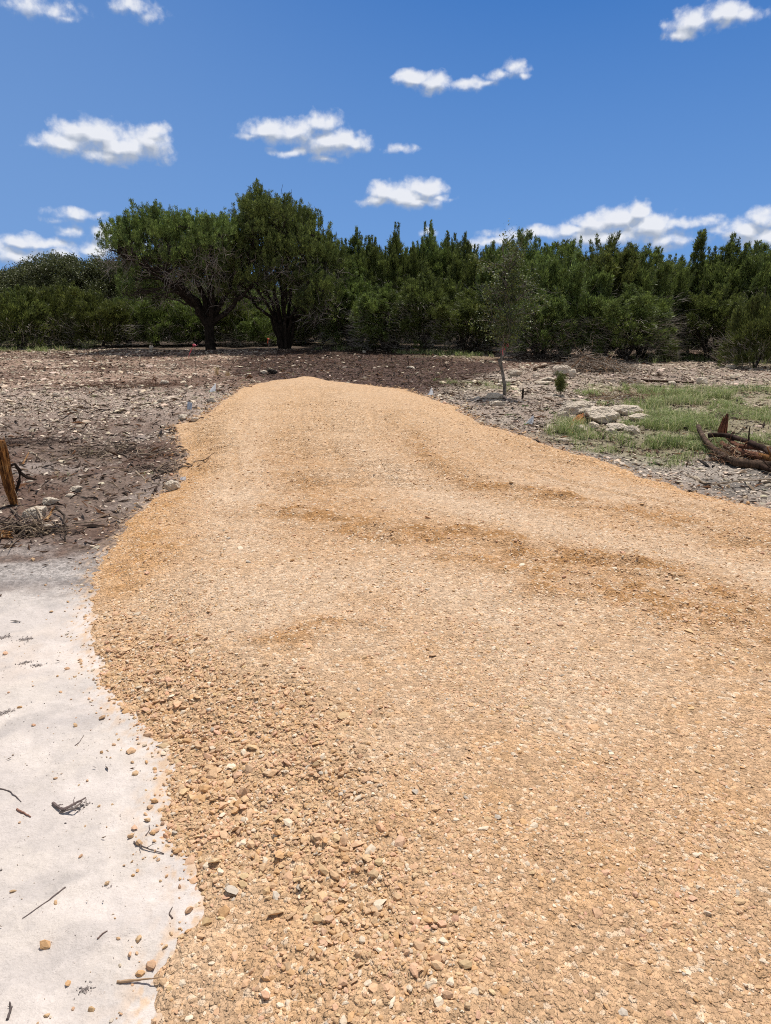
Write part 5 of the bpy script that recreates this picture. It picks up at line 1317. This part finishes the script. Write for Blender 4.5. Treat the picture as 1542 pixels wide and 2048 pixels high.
brush(655, 696, 60, 6, 22, 'low dead sticks under the tallest juniper, at its right', 404, 'dead_twig_heap', [(.36, .31, .25), (.2, .16, .12)], .012, (.4, 1.1), 'twigs', .2)
brush(1245, 765, 90, 6, 40, 'scattered dry twigs left of the long fallen log', 405, 'dead_twig_heap', rmax=.010, Lr=(.2, .6), cat='twigs', flat=.2)
brush(1250, 800, 150, 10, 80, 'brown dry weeds and twigs behind the limestone slabs', 406, 'dead_twig_heap', [(.24, .15, .09), (.18, .12, .085), (.30, .22, .15)], .006, (.12, .4), 'twigs', .8)
brush(240, 905, 230, 5, 46, 'loose dark sticks strewn across the mulch at left', 407, 'dead_twig_heap', [(.18, .14, .11), (.10, .075, .06), (.28, .22, .16)], .009, (.15, .6), 'twigs', .15)
brush(330, 935, 120, 6, 26, 'dark branch litter beside the left road edge', 408, 'dead_twig_heap', [(.07, .05, .04), (.14, .10, .08), (.22, .17, .13)], .010, (.12, .4), 'twigs', .25)
brush(70, 890, 130, 6, 30, 'loose brown sticks behind the splintered stump', 409, 'dead_twig_heap', [(.16, .12, .10), (.09, .065, .055)], .008, (.2, .5), 'twigs', .12)
brush(45, 1065, 130, 16, 70, 'tangle of torn roots and sticks at the lower left of the mulch', 410, 'root_tangle', [(.13, .095, .075), (.20, .15, .11), (.30, .23, .16), (.06, .045, .04)], .010, (.10, .36), 'roots', .5)
brush(250, 778, 210, 5, 50, 'thin reddish sticks across the middle of the left clearing', 411, 'dead_twig_heap', [(.16, .09, .06), (.10, .06, .045)], .010, (.2, .7), 'twigs', .15)
brush(1420, 838, 110, 6, 40, 'dark brown twigs lying in the grass behind the root pile', 412, 'dead_twig_heap', [(.13, .10, .08), (.20, .15, .11)], .009, (.15, .5), 'twigs', .2)

# dead branches at left
stick('branch', [(100, 923), (135, 921), (160, 913), (190, 905)], .012, 'long pale crooked branch on the mulch at left', 'branch', col=LG, seed=21, forks=1)
stick('branch', [(60, 903), (75, 915), (92, 923)], .011, 'short tan stick left of the long pale crooked branch', 'branch', col=LG, seed=22)
stick('branch', [(215, 905), (245, 910), (272, 922)], .013, 'brown branch at the middle of the strewn sticks', 'branch', col=GB, seed=23, forks=2)
stick('branch', [(270, 944), (290, 958), (320, 972)], .011, 'forked grey branch left of the half-buried rock', 'branch', col=LG, seed=24, forks=2)
stick('branch', [(310, 940), (330, 948), (352, 942)], .016, 'dark knotted branch touching the left road edge', 'branch', col=DK, seed=25, forks=2)
stick('branch', [(388, 925, .0), (412, 920, .03), (430, 912, .05)], .010, 'small dark stick lying on the orange gravel by the left edge', 'branch', col=(.20, .13, .08), seed=26, forks=1)
stick('branch', [(378, 846, .0), (395, 838, .03), (425, 830, .03)], .016, 'dark broken branch pointing onto the road below the bluish pin flag', 'branch', col=(.09, .05, .035), seed=27, forks=1)
stick('branch', [(386, 815), (400, 817), (414, 820)], .014, 'short brown stick right of the bluish pin flag', 'branch', col=GB, seed=28)
stick('branch', [(426, 784), (445, 787), (458, 793)], .015, 'dark stick right of the upper white pin flag', 'branch', col=GB, seed=29, forks=1)
stick('branch', [(110, 1015, .05), (128, 1035, .03), (132, 1055, .02), (130, 1085, .0)], .011, 'dark knotted root running toward the road right of the root tangle', 'branch', col=DK, seed=30, forks=3)
stick('branch', [(70, 1015, .06), (82, 1030, .05), (86, 1060, .02)], .011, 'curved grey root arching up in the root tangle', 'branch', col=LG, seed=31)
stick('branch', [(92, 1042, .01), (102, 1028, .03), (109, 1014, .08)], .012, 'pale yellow splintered stick standing up right of the root tangle', 'branch', M_SPLIT, (1.2, 1.3, 1.5), seed=32)
stick('branch', [(22, 1020, .01), (40, 1035, .02), (56, 1045, .0)], .012, 'brown root running down from the stump foot', 'branch', col=GB, seed=33)
stick('branch', [(45, 930, .0), (52, 918, .03), (58, 905, .08)], .012, 'tan splinter standing up right of the splintered stump', 'branch', M_SPLIT, (1.0, 1.1, 1.3), seed=34)
stick('branch', [(145, 1048), (175, 1046), (205, 1042)], .005, 'thin light stick on the grey dust right of the dark root', 'branch', col=LG, seed=35)
# sticks on the pale caliche
stick('branch', [(107, 1608), (125, 1622, .01), (172, 1598, .02)], .0065, 'grey broken stick on the white caliche, mid left', 'stick', col=(.17, .13, .12), seed=41, forks=3, group=None)
stick('branch', [(120, 1625), (150, 1618, .02), (165, 1604, .02)], .0045, 'thin stick crossing the grey broken stick on the white caliche', 'stick', col=(.22, .18, .16), seed=42, forks=2)
stick('branch', [(268, 1685), (290, 1697, .005), (327, 1707)], .0035, 'small forked twig on the white caliche near the gravel edge', 'stick', col=(.14, .11, .10), seed=43, forks=2)
stick('branch', [(130, 1775), (95, 1803), (45, 1838)], .0022, 'long hair-thin twig on the white caliche', 'stick', col=(.18, .14, .13), seed=44)
stick('branch', [(0, 1578), (20, 1583), (44, 1604)], .0028, 'curved thin twig at the left edge of the white caliche', 'stick', col=(.15, .12, .11), seed=45)
stick('branch', [(34, 1620), (48, 1627), (62, 1635)], .0045, 'short reddish stick near the left edge of the white caliche', 'stick', col=(.28, .15, .11), seed=46)
stick('branch', [(235, 1965), (280, 1962, .005), (320, 1956, .012)], .004, 'pale brown stick reaching from the caliche onto the gravel near the bottom', 'stick', col=(.40, .27, .17), seed=47)
stick('branch', [(345, 1838), (338, 1828), (345, 1815)], .0028, 'small dark hooked twig at the gravel edge', 'stick', col=(.12, .09, .08), seed=48)
stick('branch', [(195, 1878), (205, 1868), (215, 1862)], .0025, 'tiny brown twig low on the white caliche', 'stick', col=(.20, .14, .12), seed=49)
stick('branch', [(292, 1672), (300, 1660), (298, 1650)], .0022, 'tiny curved twig above the small forked twig', 'stick', col=(.13, .10, .09), seed=50)
stick('branch', [(15, 2040), (22, 2020), (20, 2005)], .004, 'dark stubby twig at the bottom left corner', 'stick', col=(.10, .08, .075), seed=51, forks=2)
stick('branch', [(150, 1492), (160, 1484), (168, 1470)], .002, 'short thin twig on the caliche left of the spilled pebbles', 'stick', col=(.13, .10, .09), seed=52)

# dark organic clumps on the pale ground
def clump(px, py, wpx, label, seed, n=60, L=.02):
    rng = np.random.default_rng(seed); x, y = hit(px, py); W = wpx / FPX * y * 0.5; mb = MB()
    L = L * .5; n = int(n * 1.5); X_ = rng.normal(0, W * .5, n) * rng.uniform(.3, 1.6, n); Y_ = X_ * .25 + rng.normal(0, W * .28, n) * rng.uniform(.3, 1.6, n); zz = gz(x + X_, y + Y_)
    slivers(mb, rng, X_, Y_, zz - float(gz(x, y)), rng.uniform(.5, 1.6, n) * L, rng.uniform(.12, .3, n) * L, np.array([[.24, .205, .19]]) * rng.uniform(.5, 2.2, (n, 1)), .001, .25)
    stones(mb, rng, X_[: n // 2], Y_[: n // 2], zz[: n // 2] - float(gz(x, y)), rng.uniform(.3, .8, n // 2) * L, np.array([[.34, .30, .28]]) * rng.uniform(.5, 1.5, (n // 2, 1)), False)
    o = mb.obj('debris_clump', M_TWIG); o.location = (x, y, float(gz(x, y)) + .001); return tag(o, label, 'debris', kind='stuff')
clump(52, 1278, 36, 'small dark debris clump on the white caliche at upper left', 501)
clump(6, 1275, 34, 'dark debris clump cut by the left edge of the photo, highest on the caliche', 502)
clump(50, 1324, 30, 'dark lump below the upper debris clump, left one of a pair', 503, 50)
clump(74, 1330, 24, 'dark lump below the upper debris clump, right one of a pair', 504, 40)
clump(8, 1425, 40, 'dark debris clump at the left edge halfway down the caliche', 505, 80)
clump(160, 1612, 60, 'dark litter right of the grey broken stick', 506, 60, .016)
clump(265, 1118, 60, 'grey debris smear on the gravel near its left edge', 507, 70, .03)
clump(170, 1975, 50, 'dark speckled litter low on the caliche near the gravel', 509, 50, .012)

# ---- splintered stump at left
def stump():
    rng = np.random.default_rng(601); x0, y0 = hit(30, 1015); z0 = float(surf(x0, y0)); k = FPX / math.hypot(y0, 1.2)
    root = empty('tree_stump', (x0, y0, z0 - .02), 'tall splintered orange stump standing in the mulch at the left edge', 'stump')
    def L(px, py, dy=0.): return np.array([(px - 30) / k, dy, height_at(y0, py) - z0])
    mb = MB(); a0 = L(30, 1018); a1 = L(22, 940); a2 = L(18, 877); cen = [a0, (a0 + a1) / 2, a1, (a1 + a2) / 2, a2]
    rr = np.array([.026, .034, .042, .050, .058]) * 0.9
    tube(mb, cen, rr * .8, 10, (.75, .7, .7), .1, rng)
    for i in range(46):
        an = rng.uniform(0, 6.28); s = rng.uniform(0, .25); e = rng.uniform(.75, 1.03); t = np.linspace(s, e, 8) * 4
        P_ = np.stack([np.interp(t, range(5), np.array(cen)[:, j]) for j in range(3)], 1); R_ = np.interp(t, range(5), rr)[:, None]
        P_[-1, 2] += rng.uniform(-.01, .03)
        P_ = P_ + R_ * np.array([math.cos(an), math.sin(an), 0]) + rng.normal(0, .002, (8, 3)); c = (1.15, 1.1, 1.0) if rng.random() < .6 else (.55, .5, .5)
        tube(mb, P_, rng.uniform(.006, .013) * np.array([.7, 1, 1, 1, 1, .9, .8, .3]), 5, c, .2, rng)
    mb.obj('splintered_wood', M_SPLIT, root)
    bk = MB()
    tube(bk, [L(4, 890, .03), L(0, 905, .03), L(10, 925, .02), L(22, 950, .02), L(26, 985, .02)], [.022, .026, .028, .026, .02], 8, (.6, .45, .45), .2, rng)
    tube(bk, [L(24, 930, .02), L(36, 926, .05), L(43, 940, .07), L(40, 962, .06), L(31, 985, .03)], [.008, .014, .018, .016, .010], 8, (.7, .6, .6), .25, rng)
    tube(bk, [L(43, 945, .07), L(52, 956, .10), L(66, 962, .14)], [.016, .014, .006], 6, (.9, .8, .8), .25, rng)
    tube(bk, [L(-8, 890, .06), L(-4, 905, .05), L(8, 935, .03)], [.02, .022, .018], 7, (.7, .5, .5), .2, rng)
    bk.obj('dark_roots', M_BARK, root)
stump()
splinter_log('split_log', (-20, 1068), (26, 1070), .032, 'cut end of a pale orange log poking in at the left edge', 'log', 302, 20, ((1.2, 1.3, 1.5), (1.5, 1.6, 1.9)), False, .03, .02)
# small snapped stump by the sapling
def snag(px, py, hpx, r, label, seed, mat, col, name='small_stump'):
    rng = np.random.default_rng(seed); x0, y0 = hit(px, py); z0 = float(surf(x0, y0)); H = hpx / FPX * y0; mb = MB()
    tube(mb, [(0, 0, -.02), (0, 0, H * .4), (.003, 0, H * .85)], [r * 1.15, r, r * .9], 9, col, .1, rng)
    for i in range(5): a = i * 1.26; tube(mb, [(math.cos(a) * r * .5, math.sin(a) * r * .5, H * .7), (math.cos(a) * r * .6, math.sin(a) * r * .6, H * rng.uniform(.9, 1.1))], [r * .45, r * .1], 5, np.array(col) * 1.1)
    o = mb.obj(name, mat); o.location = (x0, y0, z0); return tag(o, label, 'stump')
snag(1045, 800, 19, .020, 'short black snapped stump right of the oak sapling', 611, M_BARK, (.8, .7, .65))
snag(1118, 770, 14, .012, 'tiny stub behind the juniper seedling', 612, M_BARK, (1, 1, 1))

# ---- root pile at right
def rootpile():
    rng = np.random.default_rng(621)
    def logp(name, pts, r0, r1, label, mat, col, cat='log', forks=0, seed=0):
        rg = np.random.default_rng(seed); W = []
        for (px, py, h) in pts:
            x, y = hit(px, py, h); W.append((x, y, float(surf(x, y)) + h))
        W = np.array(W); t = np.linspace(0, len(W) - 1, 12); P_ = np.stack([np.interp(t, np.arange(len(W)), W[:, k]) for k in range(3)], 1); o0 = P_.mean(0); o0[2] = P_[:, 2].min() - r0
        P_ += rg.normal(0, r0 * .12, P_.shape); mb = MB(); tube(mb, P_ - o0, np.linspace(r0, r1, 12), 11, col, .13, rg)
        for q in range(forks):
            j = rg.integers(3, 11); e = P_[j] - o0 + rg.normal(0, .12, 3) + (0, 0, .08); tube(mb, bend(rg, P_[j] - o0, e, 5, .1), np.linspace(r0 * .35, .006, 5), 6, col)
        o = mb.obj(name, mat, smooth=True); o.location = o0; return tag(o, label, cat)
    logp('log', [(1396, 858, .10), (1412, 885, .10), (1440, 908, .07), (1475, 927, .05), (1550, 937, .05)], .030, .052, 'grey-barked bent log forming the front of the root pile at right', M_BARK, (1.7, 1.4, 1.2), forks=1, seed=1)
    logp('log', [(1416, 872, .16), (1450, 872, .17), (1490, 885, .17), (1530, 905, .15), (1570, 925, .12)], .030, .034, 'dark upper log lying along the top of the root pile', M_BARK, (.9, .7, .65), forks=2, seed=2)
    logp('root', [(1440, 888, .06), (1460, 900, .09), (1490, 908, .10), (1550, 925, .08)], .034, .040, 'reddish shredded root in the middle of the root pile', M_REDBARK, (1.0, .95, .9), 'root', 3, 3)
    logp('root', [(1455, 880, .10), (1475, 895, .12), (1510, 898, .13), (1560, 905, .10)], .026, .034, 'orange-brown root under the dark upper log', M_REDBARK, (1.25, 1.15, 1.05), 'root', 3, 4)
    logp('root', [(1500, 912, .08), (1530, 917, .10), (1575, 935, .08)], .040, .030, 'bright torn heartwood at the right edge of the root pile', M_SPLIT, (.75, .75, .75), 'root', 2, 5)
    logp('root', [(1470, 925, .03), (1510, 930, .05), (1570, 955, .03)], .030, .030, 'dark lowest root at the front right of the root pile', M_BARK, (.8, .6, .5), 'root', 1, 6)
    # red cone-shaped stub standing behind
    x0, y0 = hit(1443, 880); z0 = float(surf(x0, y0)); mb = MB(); H = 48 / FPX * y0
    tube(mb, [(-.02, 0, -.03), (-.01, 0, H * .35), (.02, 0, H * .75), (.035, 0, H * 1.05)], [.050, .042, .030, .012], 10, (.95, .8, .75), .15, rng)
    for i in range(14):
        a = rng.uniform(0, 6.28); tube(mb, [(math.cos(a) * .058, math.sin(a) * .058, 0), (math.cos(a) * .05, math.sin(a) * .05, H * .4), (math.cos(a) * .03 + .02, math.sin(a) * .03, H * rng.uniform(.6, 1.0))], [.010, .010, .003], 5, (1.5, 1.2, 1.1))
    o = mb.obj('tree_stump', M_REDBARK); o.location = (x0, y0, z0); tag(o, 'reddish cone-shaped stub standing behind the root pile', 'stump')
    # shredded bark curls
    brush(1490, 925, 120, 26, 60, 'shredded bark strips and fine roots caught in the root pile', 622, 'bark_shreds', [(.22, .12, .075), (.36, .22, .13), (.10, .06, .045), (.30, .24, .17)], .008, (.08, .3), 'bark', .8)
rootpile()

# ---- pin flags: folded white vinyl on a thin wire
def pin_flag(px, py, wpx, hpx, label, seed, lean=0.0, shape='tri', col=(.88, .90, .93), rz=0.0, sag=0.0, back=0.95):
    rng = np.random.default_rng(seed); x0, y0 = hit(px, py); z0 = float(surf(x0, y0)); k = FPX / y0; W = wpx / k; H = hpx / k
    root = empty('pin_flag', (x0, y0, z0), label, 'flag', 'white pin flags along the road edges', rz)
    wr = MB(); tube(wr, [(W * .42 + lean * .1, 0, -.03), (W * .42, 0, H * .5), (W * .42 - lean * .02, .004, H * 1.02)], .0016, 5, (.45, .45, .46)); wr.obj('wire', M_WIRE, root)
    fl = MB(); n = 9; G = []
    for i in range(n):
        for j in range(n):
            u_, v_ = i / (n - 1), j / (n - 1)
            if shape == 'tri': X_ = W * .42 - W * .92 * u_ * (1 - v_ * .80); Z_ = H * (.06 + .94 * v_ * (1 - .08 * u_)) 
            elif shape == 'fold': X_ = W * (.42 - .88 * u_); Z_ = H * (.10 + .80 * v_ + .12 * u_ * (v_ - .2))
            else: X_ = W * (.42 - .9 * u_); Z_ = H * (.15 + .75 * v_ * (1 - .3 * u_))
            Y_ = .010 * math.sin(u_ * 5 + v_ * 2.5 + seed) + .02 * u_ * (1 - v_) + sag * u_ + back * Z_
            G.append((X_, Y_, Z_))
    Q_ = [(i * n + j, i * n + j + 1, (i + 1) * n + j + 1, (i + 1) * n + j) for i in range(n - 1) for j in range(n - 1)]
    G = np.array(G); fl.add(np.concatenate([G, G + (0, .0008, 0)]), Q_ + [tuple(n * n + a for a in q[::-1]) for q in Q_], None, col); fl.obj('flag', M_FLAG, root, smooth=True)
    return root
pin_flag(424, 791, 15, 16, 'white triangular pin flag highest on the left road edge', 1)
pin_flag(378, 829, 14, 16, 'bluish folded pin flag on the left edge by the pale rocks', 2, .2, 'fold', (.62, .68, .76), -.3, back=.5)
pin_flag(367, 962, 13, 9, 'crumpled white pin flag lying low beside the half-buried rock', 3, .6, 'flat', rz=.3)
pin_flag(862, 794, 12, 14, 'small white triangular pin flag at the right end of the road crest', 4, rz=.2)
pin_flag(1059, 853, 17, 17, 'large white triangular pin flag right of the road, left of the boulders', 5, rz=-.2, back=.65)

# ---- thin stakes with ribbons
def stake(px, base, top, label, ribbon_col, side, seed, rlen=22, thick=.006):
    x0, y0 = hit(px, base); z0 = float(surf(x0, y0)); H = height_at(y0, top) - z0
    root = empty('survey_stake', (x0, y0, z0), label, 'stake'); mb = MB(); rng = np.random.default_rng(seed)
    tube(mb, [(0, 0, -.05), (.004, 0, H * .5), (-.004, 0, H)], thick, 6, (.20, .15, .12)); mb.obj('shaft', M_TWIG, root)
    rb = MB(); k = FPX / y0; s = rlen / k
    for (dx, dz, a) in ((-.55, -1.0, 1), (-.35, -.55, 1.1), (.25, -.25, .9), (.3, .1, .8)):
        dx *= side; b = np.array([0, -.01, H * .97]); tube(rb, [b, b + (dx * s * .4, -.01, dz * s * .2), b + (dx * s * .75, 0, dz * s * .6), b + (dx * s, .01, dz * s)], [.012, .024, .020, .012], 4, np.array(ribbon_col) * a, flat=.15)
    for q in range(3):
        a = rng.uniform(0, 6.28); tube(rb, [(math.cos(a + t) * .03, math.sin(a + t) * .03, H * .97 + .01 * t) for t in np.linspace(0, 5, 8)], .014, 4, ribbon_col, flat=.4)
    rb.obj('ribbon', M_TAPE, root)
stake(393, 758, 690, 'thin survey stake with drooping pink ribbon left of the spreading juniper trunk', (.80, .26, .32), 1, 1, 24)
stake(538, 712, 678, 'distant short stake with an orange-pink ribbon before the tallest juniper', (.85, .22, .12), .4, 2, 7, .010)

# dry grass tufts
def drytuft(px, py, hpx, label, seed, col=(.50, .36, .18), n=36):
    rng = np.random.default_rng(seed); x0, y0 = hit(px, py); H = hpx / FPX * y0; mb = MB(); z0 = float(surf(x0, y0))
    n0 = np.zeros(n); a = rng.normal(0, .03, n); b = rng.normal(0, .03, n)
    blades(mb, rng, a, b, n0, H * rng.uniform(.5, 1.1, n), np.full(n, .007), rng.uniform(.05, .8, n), np.array([col]) * rng.uniform(.7, 1.2, (n, 1)))
    o = mb.obj('dry_grass_tuft', M_GRASS); o.location = (x0, y0, z0); return tag(o, label, 'grass tuft')
drytuft(434, 750, 24, 'straw-coloured dry grass tuft on the clearing left of the road crest', 701)
drytuft(456, 752, 12, 'smaller dry grass tuft right of the straw-coloured one', 702)
